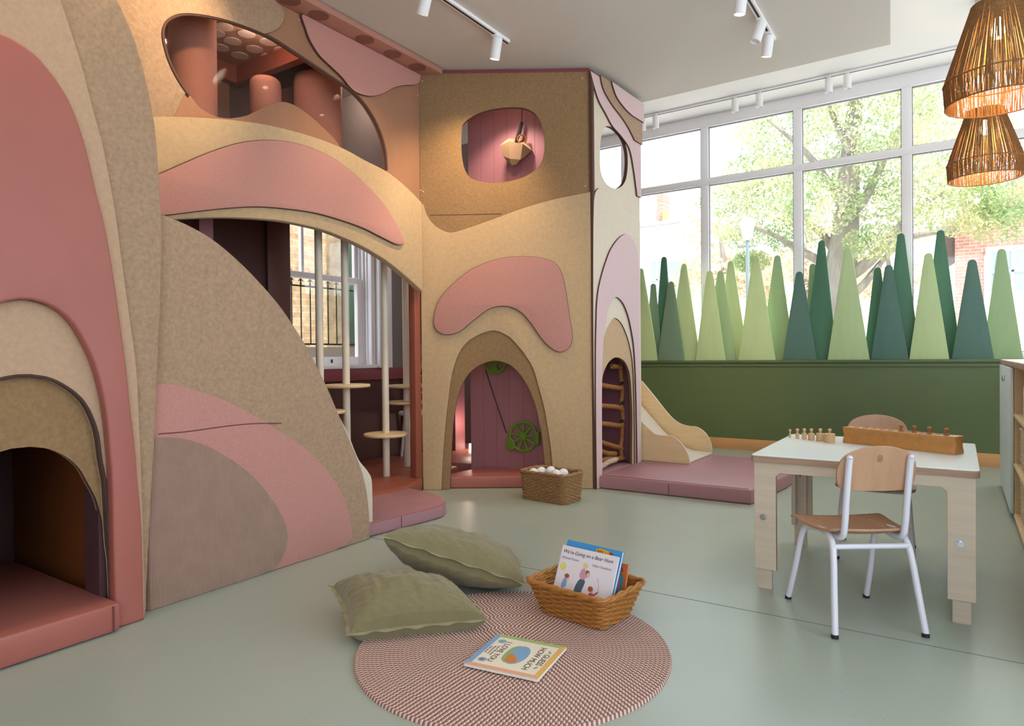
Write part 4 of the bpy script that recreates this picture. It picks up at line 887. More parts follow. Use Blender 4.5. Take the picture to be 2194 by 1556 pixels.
def along(px):
    best = min(range(1001), key=lambda i: abs(px-proj(b0+ex*(bw*i/1000)+ey*dp/2+Vector((0, 0, hh)))[0])); return bw*best/1000
def proj(p):
    q = Vector(p)-EYE; z = q.dot(_d); return (1097+F*q.dot(_r2)/z, 778-F*q.dot(_u2)/z)
hs = MB()
for px in (1835, 1855, 1872, 1890, 1908, 1945, 1975, 2010): c = b0+ex*along(px)+ey*dp/2+Vector((0, 0, hh)); hs.cyl(c, c+Vector((0, 0, .0006)), .014, n=20)
hs.build('hole', M_hole, blk)
def knob_prof(r, h, kr=.0085, kh=.022): return [(0, 0), (r-.001, 0), (r, .001), (r, h-.001), (r-.001, h), (kr*.55, h), (kr*.5, h+kh*.3), (kr*.8, h+kh*.5), (kr, h+kh*.72), (kr*.75, h+kh*.93), (0, h+kh)]
for i, px in enumerate(kpx):
    c = b0+ex*along(px)+ey*dp/2+Vector((0, 0, hh+.0008))
    o = MB().lathe(knob_prof(.0125, .004, .009, .026), c, 24).build('knobbed_cylinder', m_knobd)
    tag(o, ['turned brown knob in the block, leftmost of the four', 'turned brown knob in the block, second from left of the four', 'turned brown knob in the block, third from left of the four', 'turned brown knob at the right end of the block'][i], 'wooden knob', 'cylinders still in the block')
for i, (px, py, r, h) in enumerate(((1692.7, 939, .0055, .020), (1708.4, 940.5, .0085, .026), (1723.4, 942, .0115, .030), (1738.4, 944, .0150, .033), (1757.5, 946.3, .0185, .038), (1777.9, 949.4, .0235, .043))):
    c = G(px, py-1, zt); o = MB().lathe(knob_prof(r, h, .0085 if i else .0065, .024), c, 28).build('knobbed_cylinder', m_knob)
    tag(o, ['thinnest loose wooden cylinder, at the left end of the row', 'second thinnest loose wooden cylinder in the row', 'third loose wooden cylinder from the left in the row', 'fourth loose wooden cylinder from the left in the row', 'second thickest loose wooden cylinder in the row', 'thickest loose wooden cylinder, nearest the long block'][i], 'wooden cylinder', 'loose knobbed cylinders on the table')

# ================================================================ CHAIRS
def spath(pts, n=6):
    P = [Vector(p) for p in pts]; out = []
    for i in range(len(P)-1):
        p0 = P[max(i-1, 0)]; p1 = P[i]; p2 = P[i+1]; p3 = P[min(i+2, len(P)-1)]
        d = (p2-p1).length or 1e-6; da = (p1-p0).length or d; db = (p3-p2).length or d
        t1 = (p2-p0)/(da+d)*d; t2 = (p3-p1)/(d+db)*d
        for j in range(n):
            t = j/n; out.append(p1*(2*t**3-3*t*t+1)+t1*(t**3-2*t*t+t)+p2*(-2*t**3+3*t*t)+t2*(t**3-t*t))
    out.append(P[-1]); return out
def chair(label):
    t = thing('child_chair', label, 'chair', (0, 0, 0), 0, 'chairs at the activity table')
    TR_ = .0115
    for sx in (-1, 1):
        g = MB().tube(spath([(sx*.160, -.192, .012), (sx*.150, -.168, .14), (sx*.138, -.138, .29), (sx*.134, -.115, .325), (sx*.132, -.07, .342), (sx*.134, .03, .335), (sx*.138, .075, .325), (sx*.143, .10, .29), (sx*.152, .145, .14), (sx*.160, .190, .012)]), TR_, 14).build('leg', m_tube, t, world=False)
        for q in (-1, 1): MB().cyl((sx*.160, q*.192, 0), (sx*.160, q*.191, .014), .0125, n=16).build('foot_cap', m_black, g, world=False)
        MB().tube(spath([(sx*.108, -.02, .336), (sx*.108, -.10, .333), (sx*.108, -.145, .345), (sx*.108, -.160, .385), (sx*.108, -.172, .48), (sx*.108, -.190, .60), (sx*.108, -.197, .632)]), TR_, 14).build('back_post', m_tube, t, world=False)
        e = MB().lathe([(0, .010), (.008, .008), (.0115, 0)], (sx*.108, -.197, .632), 14).build('post_cap', m_tube, t, world=False)
    MB().cyl((-.137, -.135, .305), (.137, -.135, .305), .010, n=14).build('crossbar', m_tube, t, world=False)
    MB().cyl((-.137, .06, .322), (.137, .06, .322), .009, n=14).build('crossbar', m_tube, t, world=False)
    # seat: curved plywood
    o = smooth([(-.125, -.145), (0, -.150), (.125, -.145), (.148, -.12), (.165, 0), (.172, .12), (.16, .155), (0, .165), (-.16, .155), (-.172, .12), (-.165, 0), (-.148, -.12)], True, 4)
    me = curve_mesh([o], Matrix.Identity(4), .009, .002, 'seat', None, m_chair)
    bm = bmesh.new(); bm.from_mesh(me); bmesh.ops.triangulate(bm, faces=bm.faces[:])
    for _ in range(3):
        bmesh.ops.subdivide_edges(bm, edges=[e for e in bm.edges if e.calc_length() > .04], cuts=1); bmesh.ops.triangulate(bm, faces=[f for f in bm.faces if len(f.verts) > 3])
    for v in bm.verts:
        x, y = v.co.x, v.co.y; v.co.z += .352 + .10*x*x*2 - .006*math.cos(y*18) - (max(0, y-.11)*.35) + max(0, -y-.11)*.3 - .012*math.exp(-((y+.05)/.09)**2)*(1-(x/.17)**2)
    bm.to_mesh(me); bm.free(); link('seat', me, None, t, world=False, sharp=50)
    sc = MB()
    for x, y in ((-.1, .06), (.1, .06), (-.09, -.09), (.09, -.09)): sc.cyl((x, y, .353), (x, y, .3565), .004, n=10)
    sc.build('rivet', m_chrome, t, world=False)
    # backrest: D-shaped curved board in front of the posts
    bo_ = smooth([(-.128, .525), (-.10, .513), (0, .510), (.10, .513), (.128, .525), (.140, .56), (.138, .60), (.118, .638), (.07, .664), (0, .674), (-.07, .664), (-.118, .638), (-.138, .60), (-.140, .56)], True, 4)
    me = curve_mesh([bo_], Matrix.Identity(4), .009, .002, 'backrest', None, m_chair)
    bm = bmesh.new(); bm.from_mesh(me); bmesh.ops.triangulate(bm, faces=bm.faces[:])
    for _ in range(3):
        bmesh.ops.subdivide_edges(bm, edges=[e for e in bm.edges if e.calc_length() > .03], cuts=1); bmesh.ops.triangulate(bm, faces=[f for f in bm.faces if len(f.verts) > 3])
    for v in bm.verts:
        x, z, h = v.co.x, v.co.y, v.co.z; v.co = Vector((x, -.161-(z-.51)*.19+h+ .55*x*x*1.0-.006, z))
    bm.to_mesh(me); bm.free(); link('backrest', me, None, t, world=False, sharp=50)
    dt = MB()
    for i in range(6):
        for j in range(6):
            if (i in (0, 5) and j in (0, 5)): continue
            x, z = -.008+i*.0035-.001, .617+j*.0045; y = -.161-(z-.51)*.19-.006-.0048; dt.cyl((x, y-.0006, z), (x, y+.001, z), .0011, n=6)
    dt.build('handle_holes', m_black, t, world=False)
    return t
ch1 = chair('white tube chair with beech seat, in front of the table with its back to us')
ch1.location = (-.339, 2.803, 0); ch1.rotation_euler = (0, 0, R(34.5))
ch2 = copy_tree(ch1); ch2['label'] = 'white tube chair with beech seat, tucked at the far side of the table'
ch2.location = (-.345, 3.755, 0); ch2.rotation_euler = (0, 0, R(183))

# ================================================================ RUG
RC, RR = Vector((-1.269, 1.881, 0)), .5297
def rug_mat():
    M = mat('braided_rug_cotton', '#C9A79C', rough=.95, spec=.1); nt = M.node_tree; N = nt.nodes.new; L = nt.links.new
    def mth(op, a, b=None, c=None):
        m_ = N('ShaderNodeMath'); m_.operation = op
        for i, v in enumerate((a, b, c)):
            if v is None: continue
            if isinstance(v, (int, float)): m_.inputs[i].default_value = v
            else: L(v, m_.inputs[i])
        return m_.outputs[0]
    tc = N('ShaderNodeTexCoord'); s = N('ShaderNodeSeparateXYZ'); L(tc.outputs['Object'], s.inputs[0])
    ang = mth('ARCTAN2', s.outputs['Y'], s.outputs['X']); r = mth('SQRT', mth('ADD', mth('MULTIPLY', s.outputs['X'], s.outputs['X']), mth('MULTIPLY', s.outputs['Y'], s.outputs['Y'])))
    W = RR/38
    rr = mth('DIVIDE', r, W); ring = mth('FLOOR', rr); fr = mth('FRACT', rr)
    cnt = mth('FLOOR', mth('MULTIPLY', mth('ADD', ring, .5), 2*math.pi*W/.015))
    tt = mth('ADD', mth('MULTIPLY', mth('DIVIDE', ang, 2*math.pi), cnt), mth('MULTIPLY', ring, .5))
    # slanted braid: two lobes per ring
    sl_ = mth('MULTIPLY', fr, .35)
    tf_ = mth('FRACT', mth('ADD', tt, sl_)); half = mth('GREATER_THAN', fr, .5)
    alt = tf_
    fac = mth('GREATER_THAN', alt, .5)
    n = N('ShaderNodeTexNoise'); n.inputs['Scale'].default_value = 260; L(tc.outputs['Object'], n.inputs[0])
    mx = N('ShaderNodeMix'); mx.data_type = 'RGBA'; L(fac, mx.inputs['Factor']); mx.inputs['A'].default_value = srgb('#A26A60'); mx.inputs['B'].default_value = srgb('#DED0C5')
    mm = N('ShaderNodeMix'); mm.data_type = 'RGBA'; mm.blend_type = 'MULTIPLY'; mm.inputs['Factor'].default_value = .15; L(mx.outputs['Result'], mm.inputs['A']); L(n.outputs['Fac'], mm.inputs['B'])
    L(mm.outputs['Result'], nt.nodes['Principled BSDF'].inputs['Base Color'])
    hgt = mth('SINE', mth('MULTIPLY', alt, math.pi*2)); h2 = mth('ABSOLUTE', hgt)
    bu = N('ShaderNodeBump'); bu.inputs['Strength'].default_value = .6; bu.inputs['Distance'].default_value = .003; L(h2, bu.inputs['Height']); L(bu.outputs[0], nt.nodes['Principled BSDF'].inputs['Normal'])
    return M
rg = MB(); V = []; nr, na = 38*4, 240
for j in range(nr+1):
    r = max(.0005, RR*j/nr); z = .008+.0028*abs(math.sin(math.pi*j/4))
    if j == nr: z = .0015
    for i in range(na): a = 2*math.pi*i/na; V.append((r*math.cos(a), r*math.sin(a), z))
Fc = [(j*na+i, j*na+(i+1) % na, (j+1)*na+(i+1) % na, (j+1)*na+i) for j in range(nr) for i in range(na)]+[tuple(range(na))]
for i in range(na): a = 2*math.pi*i/na; V.append((RR*math.cos(a), RR*math.sin(a), 0))
Fc += [(nr*na+i, nr*na+(i+1) % na, (nr+1)*na+(i+1) % na, (nr+1)*na+i) for i in range(na)]
rug = rg.add(V, Fc).build('braided_rug', rug_mat(), sharp=60); rug.location = RC
tag(rug, 'round braided rug in brick pink and cream on the floor', 'rug')
ZR = .0115
# ================================================================ CUSHIONS
def cushion(name, label, c00, c10, c11, c01, thick, seed, sag=0.0, minz=.0):
    """c00 near-left, c10 near-right, c11 far-right, c01 far-left"""
    C = [Vector(c) for c in (c00, c10, c11, c01)]; t = thing(name, label, 'cushion', (sum(C, Vector())/4)[:2]+(0,) if False else (sum(c.x for c in C)/4, sum(c.y for c in C)/4, 0))
    nrm = ((C[1]-C[0]).cross(C[3]-C[0])).normalized(); n = 44
    def P(u, v, side):
        uu, vv = 2*u-1, 2*v-1
        pu = uu*(1-.085*(1-vv*vv)); pv = vv*(1-.085*(1-uu*uu)); a, b = (pu+1)/2, (pv+1)/2
        base = C[0]*(1-a)*(1-b)+C[1]*a*(1-b)+C[2]*a*b+C[3]*(1-a)*b
        e = max(0, (1-uu**2)*(1-vv**2)); h = thick*(e**.42)*.5
        w = noise.noise(Vector((u*5+seed, v*5, side*3)))*.012*e**.3 + noise.noise(Vector((u*16+seed, v*4, side)))*.008*e**.2 + noise.noise(Vector((u*7+v*9, v*16-u*5, seed)))*.003*e**.2
        edge = min(u, 1-u, v, 1-v); w += .007*math.sin((u+v*1.3)*52+seed+3*noise.noise(Vector((u*6, v*6, 1))))*math.exp(-edge*11)*(e**.3)
        q = base+nrm*side*(h+w*(1 if e > 0 else 0))
        q.z = max(q.z, minz); return q
    V = []; Fc = []
    for side in (1, -1):
        k = len(V)
        for j in range(n+1):
            for i in range(n+1): V.append(P(i/n, j/n, side))
        for j in range(n):
            for i in range(n):
                f = (k+j*(n+1)+i, k+j*(n+1)+i+1, k+(j+1)*(n+1)+i+1, k+(j+1)*(n+1)+i); Fc.append(f if side == 1 else f[::-1])
    MB().add(V, Fc).build('cover', m_cush, t, sharp=None, merge=True)
    ring = [(i/30, 0) for i in range(30)]+[(1, i/30) for i in range(30)]+[(1-i/30, 1) for i in range(30)]+[(0, 1-i/30) for i in range(30)]
    ctr = sum(C, Vector())/4; fl = MB(); pts = []
    V = []; Fc = []
    for k, (u, v) in enumerate(ring):
        q = P(u, v, 1); o = (q-ctr).normalized(); w = .016+.003*math.sin(k*1.9); up = nrm*(.004*math.sin(k*1.1+seed))
        V += [q-o*.004+nrm*.002, q+o*w+up+nrm*.0012, q+o*w+up-nrm*.0012, q-o*.004-nrm*.002]
    m_ = len(ring)
    for k in range(m_):
        l = (k+1) % m_
        for s in range(4): Fc.append((k*4+s, k*4+(s+1) % 4, l*4+(s+1) % 4, l*4+s))
    fl.add([(v[0], v[1], max(v[2], minz)) for v in V], Fc).build('flange', m_cushp, t)
    return t
cushion('floor_cushion', 'olive linen cushion lying flat, nearest on the left rug edge', (-1.745, 1.585, .045), (-1.405, 1.925, .055), (-1.68, 2.09, .05), (-2.03, 1.755, .11), .27, 1.3, minz=.004)
cushion('floor_cushion', 'pale olive linen cushion propped up on the other cushion', (-1.955, 1.955, .27), (-1.47, 2.28, .065), (-1.70, 2.58, .05), (-2.20, 2.26, .15), .22, 4.1, minz=.004)

# ================================================================ BASKETS, BALLS, BOOKS
basket('ball_basket', 'rectangular seagrass basket of white balls on the floor by the tower', 'basket', (-2.355, 3.995, .001), R(-6), .185, .108, .195, .012, 17, 36, .0036, m_sea, .0022, .007)
for i, (px, py) in enumerate(((1143, 1014), (1160, 1011), (1180, 1010), (1191, 1017), (1207, 1015))):
    c = G(px, py, .175+(.01 if i == 2 else 0)); r = .036
    o = MB().lathe([(r*math.sin(math.pi*k/14), -r*math.cos(math.pi*k/14)) for k in range(15)], c, 26).build('play_ball', m_ball)
    tag(o, ['white plastic ball, leftmost in the seagrass basket', 'white plastic ball, second from left in the seagrass basket', 'highest white plastic ball, middle of the seagrass basket', 'lowest white ball, against the front of the seagrass basket', 'white plastic ball, rightmost in the seagrass basket'][i], 'ball', 'white play balls')
for i, (dx, dy) in enumerate(((-.12, .0), (-.04, .03), (.04, .0), (.12, .02), (-.08, -.05), (.06, -.05))):
    o = MB().lathe([(.036*math.sin(math.pi*k/10), -.036*math.cos(math.pi*k/10)) for k in range(11)], (-2.355+dx, 3.995+dy, .075), 18).build('play_ball', m_ball); tag(o, 'white plastic ball buried in the bottom of the seagrass basket', 'ball', 'buried play balls')
BR = R(-7.5)
basket('book_basket', 'honey wicker basket holding picture books on the round rug', 'basket', (-1.190, 2.265, ZR), BR,   .142, .102, .125, .040, 13, 24, .0038, m_wicker, .0004, .007, cr=.03)
def paint(name, col, rough=.5): return mat(name, col, rough=rough, var=.02)
def book(name, label, O, ux, uy, W_, H_, T_, cover, pages=True, group=None):
    """O = lower-left of front cover; ux right, uy up, cover faces ux x uy"""
    ux = Vector(ux).normalized(); uy = Vector(uy); uy = (uy-ux*uy.dot(ux)).normalized(); uz = ux.cross(uy)
    M = Matrix((ux, uy, uz)).transposed().to_4x4(); M.translation = Vector(O); t = thing(name, label, 'book', tuple(O), 0, group)
    def bx(nm, a, m_): b = MB(); b.box(*a, M); return b.build(nm, m_, t)
    bx('front_cover', (0, W_, 0, H_, -.001, 0), cover); bx('back_cover', (0, W_, 0, H_, -T_, -T_+.001), cover); bx('pages', (.001, W_-.002, .002, H_-.002, -T_+.001, -.001), m_page); bx('spine', (-.0008, .001, 0, H_, -T_, 0), cover)
    return t, M
m_page = paint('paper_pages', '#EFEAE4'); m_ink = paint('black_ink', '#3A3636'); m_inkg = paint('grey_ink', '#7E7880')
def shape(pts, M, m_, t, name='picture', z=.0004): link(name, curve_mesh([pts], M @ Matrix.Translation((0, 0, z)), .0003, .0, name, None, m_), None, t, sharp=None)
def ell(cx, cy, rx, ry, n=24, a=0): return [(cx+rx*math.cos(2*math.pi*k/n)*math.cos(a)-ry*math.sin(2*math.pi*k/n)*math.sin(a), cy+rx*math.cos(2*math.pi*k/n)*math.sin(a)+ry*math.sin(2*math.pi*k/n)*math.cos(a)) for k in range(n)]
ux = Vector((math.cos(BR), math.sin(BR), 0)); uy = Vector((0.02, .40, .916))
O = Vector((-1.318, 2.215, .045))
m_cov = paint('pale_lilac_cover', '#E9E3EA')
t, M = book('picture_book', 'pale picture book about a bear hunt, foremost in the wicker basket', O, ux, uy, .258, .222, .008, m_cov)
text('title', "We're Going on a Bear Hunt", .0195, M @ Matrix.Translation((.008, .194, .0004)), m_ink, t, .25)
text('author', "Michael Rosen", .0125, M @ Matrix.Translation((.008, .172, .0004)), m_inkg, t, .3, wid=1.1); text('author', "Helen Oxenbury", .0125, M @ Matrix.Translation((.152, .167, .0004)), m_inkg, t, .3, wid=1.0)
Ms = M @ Matrix.Diagonal((.258/.285, .222/.245, 1, 1)); M0 = M; M = Ms
# generic little walkers (plain coloured shapes)
P_ = {k: paint('ink_'+k, v) for k, v in {'yellow': '#E4DC7E', 'pink': '#D49AB4', 'slate': '#4F6474', 'rust': '#A8593C', 'red': '#B45C62', 'sky': '#8AA9D6', 'skin': '#E6C3AC', 'brown': '#8C5E3E', 'green': '#8FB07A', 'orange': '#D4823A', 'blue': '#7FA9CE'}.items()}
shape(ell(.026, .157, .0155, .0175), M, P_['yellow'], t)
shape(smooth([(.037, .085), (.044, .11), (.058, .112), (.062, .09), (.056, .075), (.04, .07)]), M, P_['sky'], t); shape(ell(.056, .122, .0125, .0095), M, P_['rust'], t, z=.0006); shape(ell(.062, .112, .007, .008), M, P_['skin'], t, z=.0005)
shape(smooth([(.105, .075), (.118, .115), (.135, .128), (.150, .118), (.146, .09), (.135, .055), (.115, .058)]), M, P_['slate'], t); shape(smooth([(.118, .135), (.122, .16), (.135, .168), (.146, .15), (.15, .13), (.134, .122)]), M, P_['pink'], t, z=.0006)
shape(ell(.153, .150, .012, .014), M, P_['brown'], t, z=.0005); shape(ell(.159, .144, .008, .011), M, P_['skin'], t, z=.0007); shape(ell(.135, .180, .0105, .011), M, P_['yellow'], t, z=.0008); shape(ell(.143, .178, .006, .009), M, P_['skin'], t, z=.0009)
shape(smooth([(.17, .04), (.178, .07), (.19, .082), (.203, .078), (.222, .092), (.222, .085), (.205, .065), (.2, .04)]), M, P_['red'], t); shape(ell(.184, .094, .0125, .011), M, P_['rust'], t, z=.0006); shape(ell(.193, .088, .007, .008), M, P_['skin'], t, z=.0005)
MB().tube([M @ Vector((x, y, .0006)) for x, y in ((.221, .085), (.222, .105), (.216, .125), (.207, .143))], .0007, 5).build('picture', m_inkg, t)
ub = Vector((math.cos(BR-.02), math.sin(BR-.02), 0))
t, M = book('picture_book', 'bright blue picture book standing behind the bear hunt book', O+Vector((.004, .018, .004)), ub, uy+Vector((0, .02, 0)), .258, .236, .012, paint('bright_blue_cover', '#3E97D6'))
shape([(.135, .20), (.143, .225), (.16, .23), (.20, .226), (.207, .20)], M, paint('ink_mustard', '#E0A32E'), t); shape([(.200, .195), (.203, .224), (.22, .221), (.227, .195)], M, paint('ink_crimson', '#A62B2B'), t, z=.0006)
text('title', "ABY", .016, M @ Matrix.Translation((.146, .212, .0008)), m_ink, t)
O3 = Vector((-1.185, 2.285, .075)); u3 = Vector((math.cos(R(-4)), math.sin(R(-4)), 0))
t, M = book('picture_book', 'orange picture book standing at the back right of the wicker basket', O3, u3, (0.17, .30, .95), .148, .142, .008, paint('orange_cover', '#CE6C34'))
text('title', "dile.", .03, M @ Matrix.Translation((.085, .113, .0004)), m_ink, t)
t, M = book('picture_book', 'blue and teal slim picture book leaning low before the orange one', O3+Vector((.01, -.028, .0)), u3, (0.17, .30, .95), .132, .108, .006, paint('teal_cover', '#1F7C84'))
shape([(.075, .0), (.085, .107), (.105, .106), (.105, 0)], M, paint('ink_royal', '#2C7AC8'), t); shape([(.108, .0), (.108, .106), (.124, .106), (.124, 0)], M, P_['red'], t); shape([(.068, 0), (.078, .107), (.083, .107), (.073, 0)], M, P_['orange'], t, z=.0006)
# floor book
c0, c1, c2_, c3 = G(993, 1421, .02), G(1145, 1462, .02), G(1208, 1392, .02), G(1067, 1361, .02)
# reading direction: title runs from the far right edge towards the near left; top of the book is the right-hand edge
Wf = (c1-c2_).length; Hf = (c1-c0).length
uyv = (c1-c0).normalized(); uxv = (c1-c2_).normalized()
Of = c3.copy(); Of.z = ZR+.0125
t, M = book('picture_book', 'open-face-up cream picture book lying alone on the round rug', Of, uxv, uyv, Wf, Hf, .009, paint('cream_cover', '#EFE6D2'))
bw_ = .019
shape([(0, 0), (Wf, 0), (Wf-bw_, bw_), (bw_, bw_)], M, P_['blue'], t); shape([(0, 0), (bw_, bw_), (bw_, Hf-bw_), (0, Hf)], M, paint('ink_leaf', '#A3BF7F'), t)
shape([(Wf, 0), (Wf, Hf), (Wf-bw_, Hf-bw_), (Wf-bw_, bw_)], M, paint('ink_peach', '#E7AD8C'), t); shape([(0, Hf), (bw_, Hf-bw_), (Wf-bw_, Hf-bw_), (Wf, Hf)], M, paint('ink_gold', '#E6B867'), t)
for s, y, x in (("GUESS", .217, .5), ("HOW MUCH", .187, .5)): text('title', s, .029, M @ Matrix.Translation((Wf*x, y*Hf/.262, .0004)), m_ink, t, align='CENTER')
text('title', "I LOVE YOU", .029, M @ Matrix.Translation((Wf*.5, .060*Hf/.262, .0004)), m_ink, t, align='CENTER')
for i, s in enumerate(("Sam McBratney", "illustrated by", "Anita Jeram")): text('author', s, .0115, M @ Matrix.Translation((Wf*.5, .047-.012*i, .0004)), m_inkg, t, align='CENTER')
shape(ell(Wf*.5, Hf*.515, .068, .036), M, P_['blue'], t); shape(smooth([(Wf*.5-.065, Hf*.5-.012), (Wf*.5-.03, Hf*.5-.02), (Wf*.5+.03, Hf*.5-.024), (Wf*.5+.065, Hf*.5-.012), (Wf*.5+.04, Hf*.5-.034), (Wf*.5-.04, Hf*.5-.034)]), M, P_['green'], t, z=.0006)
shape(smooth([(Wf*.5, Hf*.5-.018), (Wf*.5+.02, Hf*.5+.01), (Wf*.5+.05, Hf*.5+.02), (Wf*.5+.06, Hf*.5), (Wf*.5+.055, Hf*.5-.018)]), M, P_['orange'], t, z=.0008)
for sx in (.2, .8): shape(ell(Wf*sx, .042, .014, .015), M, P_['blue'], t); shape(ell(Wf*sx, .04, .006, .007), M, P_['rust'] if sx > .5 else P_['green'], t, z=.0006)
for sx in (.26, .74): shape(ell(Wf*sx, Hf*.865, .010, .0045, a=.5 if sx < .5 else -.5), M, P_['green'], t)

# ================================================================ OUTSIDE
GZ = -.35
struct(box('ground', (-60, 50, 7.7, 90, GZ-.2, GZ), mat('pale_pavement', '#C9C4BA', rough=.9, var=.05, vscale=1)))
# passage beyond the left window
pg_ = box('passage_ground', (-8.5, -4.6, -3, 7.7, GZ-.2, GZ), mat('passage_paving', '#A39E92', rough=.9, var=.1)); struct(pg_)
bwall = thing('brick_wall', 'yellow stock brick wall with stone base seen through the sash window', 'brick wall', (-6.6, 4.6, GZ))
box('brickwork', (-6.9, -6.5, 1.5, 5.6, .7, 6.0), m_brick, bwall); box('stone_base', (-6.9, -6.42, 1.5, 5.6, GZ, .78), m_stone, bwall); box('corner_pier', (-6.9, -6.3, 5.6, 6.1, GZ, 6.0), m_stone, bwall)
box('coping', (-6.9, -6.38, 1.5, 5.6, .78, .86), m_cream, bwall)
yp_ = PX(764, 650, -5.9).y; gp = box('drain_pipe', (-5.96, -5.84, yp_-.07, yp_+.07, GZ, 4.0), mat('dark_green_iron', '#2F5148', rough=.4, var=.03)); tag(gp, 'dark green iron post beside the brick wall outside', 'pipe')
rl = thing('iron_railing', 'black iron railing with spear finials in front of the brick wall', 'railing', (-5.45, 4.2, .9))
m_iron = mat('black_iron', '#20312B', rough=.4, var=.03)
rx = -5.45; zr = PX(640, 612, rx).z; zl = PX(700, 738, rx).z
rb2 = MB(); rb2.box(rx-.006, rx+.006, 3.3, 5.4, zr-.008, zr+.008).box(rx-.008, rx+.008, 3.3, 5.4, zl-.008, zl+.008); rb2.build('rail', m_iron, rl)
plate = box('plinth', (rx-.06, rx+.06, 3.3, 5.4, GZ, zl-.03), m_cream, rl)
ys = [PX(px, 660, rx).y for px in (625, 645, 665, 703, 721, 741, 760)]
for y in ys+[ys[0]-.12, ys[2]+.12, ys[-1]+.12]:
    bar = MB().cyl((rx, y, zl), (rx, y, zr+.02), .0065, n=10).build('bar', m_iron, rl)
    f = MB().lathe([(.010, zr+.01), (.011, zr+.03), (.006, zr+.04), (.015, zr+.06), (.006, zr+.08), (.011, zr+.10), (0, zr+.17)], (rx, y, 0), 10)
    f.tube([(rx, y-.03, zr+.045), (rx, y-.022, zr+.06), (rx, y, zr+.05), (rx, y+.022, zr+.06), (rx, y+.03, zr+.045)], .004, 6); f.build('finial', m_iron, bar)
# big street tree
def limb(b, pts, r0, r1): P = spath(pts, 5); b.tube(P, [r0+(r1-r0)*i/(len(P)-1) for i in range(len(P))], 8)
m_bark = mat('grey_bark', '#8F867C', rough=.95, var=.3, vscale=8, stretch=(1, 1, .2)); 
def leaf_mat(name, a, b_):
    M = bpy.data.materials.new(name); M.use_nodes = True; nt = M.node_tree; nt.nodes.remove(nt.nodes['Principled BSDF']); N = nt.nodes.new; L = nt.links.new
    tc = N('ShaderNodeTexCoord'); n = N('ShaderNodeTexNoise'); n.inputs['Scale'].default_value = 1.1; n.inputs['Detail'].default_value = 5; L(tc.outputs['Object'], n.inputs[0])
    r = N('ShaderNodeValToRGB'); r.color_ramp.elements[0].position = .4; r.color_ramp.elements[1].position = .6; r.color_ramp.elements[0].color = srgb(a); r.color_ramp.elements[1].color = srgb(b_); L(n.outputs['Fac'], r.inputs[0])
    d = N('ShaderNodeBsdfDiffuse'); t = N('ShaderNodeBsdfTranslucent'); L(r.outputs[0], d.inputs[0]); L(r.outputs[0], t.inputs[0]); mx = N('ShaderNodeMixShader'); mx.inputs[0].default_value = .5
    L(d.outputs[0], mx.inputs[1]); L(t.outputs[0], mx.inputs[2]); L(mx.outputs[0], nt.nodes['Material Output'].inputs[0]); return M
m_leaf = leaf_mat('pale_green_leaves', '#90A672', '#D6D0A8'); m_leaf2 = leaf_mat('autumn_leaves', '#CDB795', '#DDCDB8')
def leaves(name, m_, parent, clusters, n, size, seed):
    rnd = random.Random(seed); V = []; Fc = []
    for (c, rad) in clusters:
        for _ in range(n):
            while True:
                d = Vector((rnd.uniform(-1, 1), rnd.uniform(-1, 1), rnd.uniform(-1, 1)))
                if d.length < 1: break
            p = c+Vector((d.x*rad, d.y*rad, d.z*rad*.62)); s = size*rnd.uniform(.6, 1.3); a = Vector((rnd.gauss(0, 1), rnd.gauss(0, 1), rnd.gauss(0, 1))).normalized(); b = a.orthogonal().normalized()
            k = len(V); V += [p-a*s, p-b*s*.5, p+a*s, p+b*s*.5]; Fc.append((k, k+1, k+2, k+3))
    me = bpy.data.meshes.new(name); me.from_pydata([tuple(v) for v in V], [], Fc); return link(name, me, m_, parent, sharp=None)
TY = 15.0
def T(px, py, dy=0): return PY(px, py, TY+dy)
tree = thing('street_tree', 'large pale-leaved street tree outside, behind the middle windows', 'tree', (T(1795, 760).x, TY, GZ))
tb2 = MB(); base_ = T(1800, 765); base_.z = GZ
limb(tb2, [base_, T(1800, 700), T(1797, 620), T(1808, 520), T(1815, 440), T(1822, 330), T(1835, 200), T(1850, 100)], .42, .08)
for pts, r0 in (([(1797, 620), (1770, 570), (1720, 540), (1650, 500), (1590, 480)], .14), ([(1800, 600), (1850, 570), (1900, 520), (1960, 450), (2050, 400)], .16), ([(1812, 470), (1850, 430), (1900, 330), (1950, 240), (2020, 180)], .12), ([(1815, 450), (1780, 400), (1730, 330), (1650, 260)], .12), ([(1797, 640), (1840, 620), (1890, 560), (1930, 520)], .12), ([(1800, 560), (1760, 500), (1720, 470), (1680, 450)], .1), ([(1822, 330), (1790, 260), (1760, 180)], .08), ([(1900, 520), (1990, 500), (2080, 490), (2150, 480)], .07)):
    limb(tb2, [T(x, y, (i-1)*.25 if x > 1800 else -(i-1)*.25) for i, (x, y) in enumerate(pts)], r0, .025)
tb2.build('trunk', m_bark, tree)
rnd = random.Random(5); cls = []
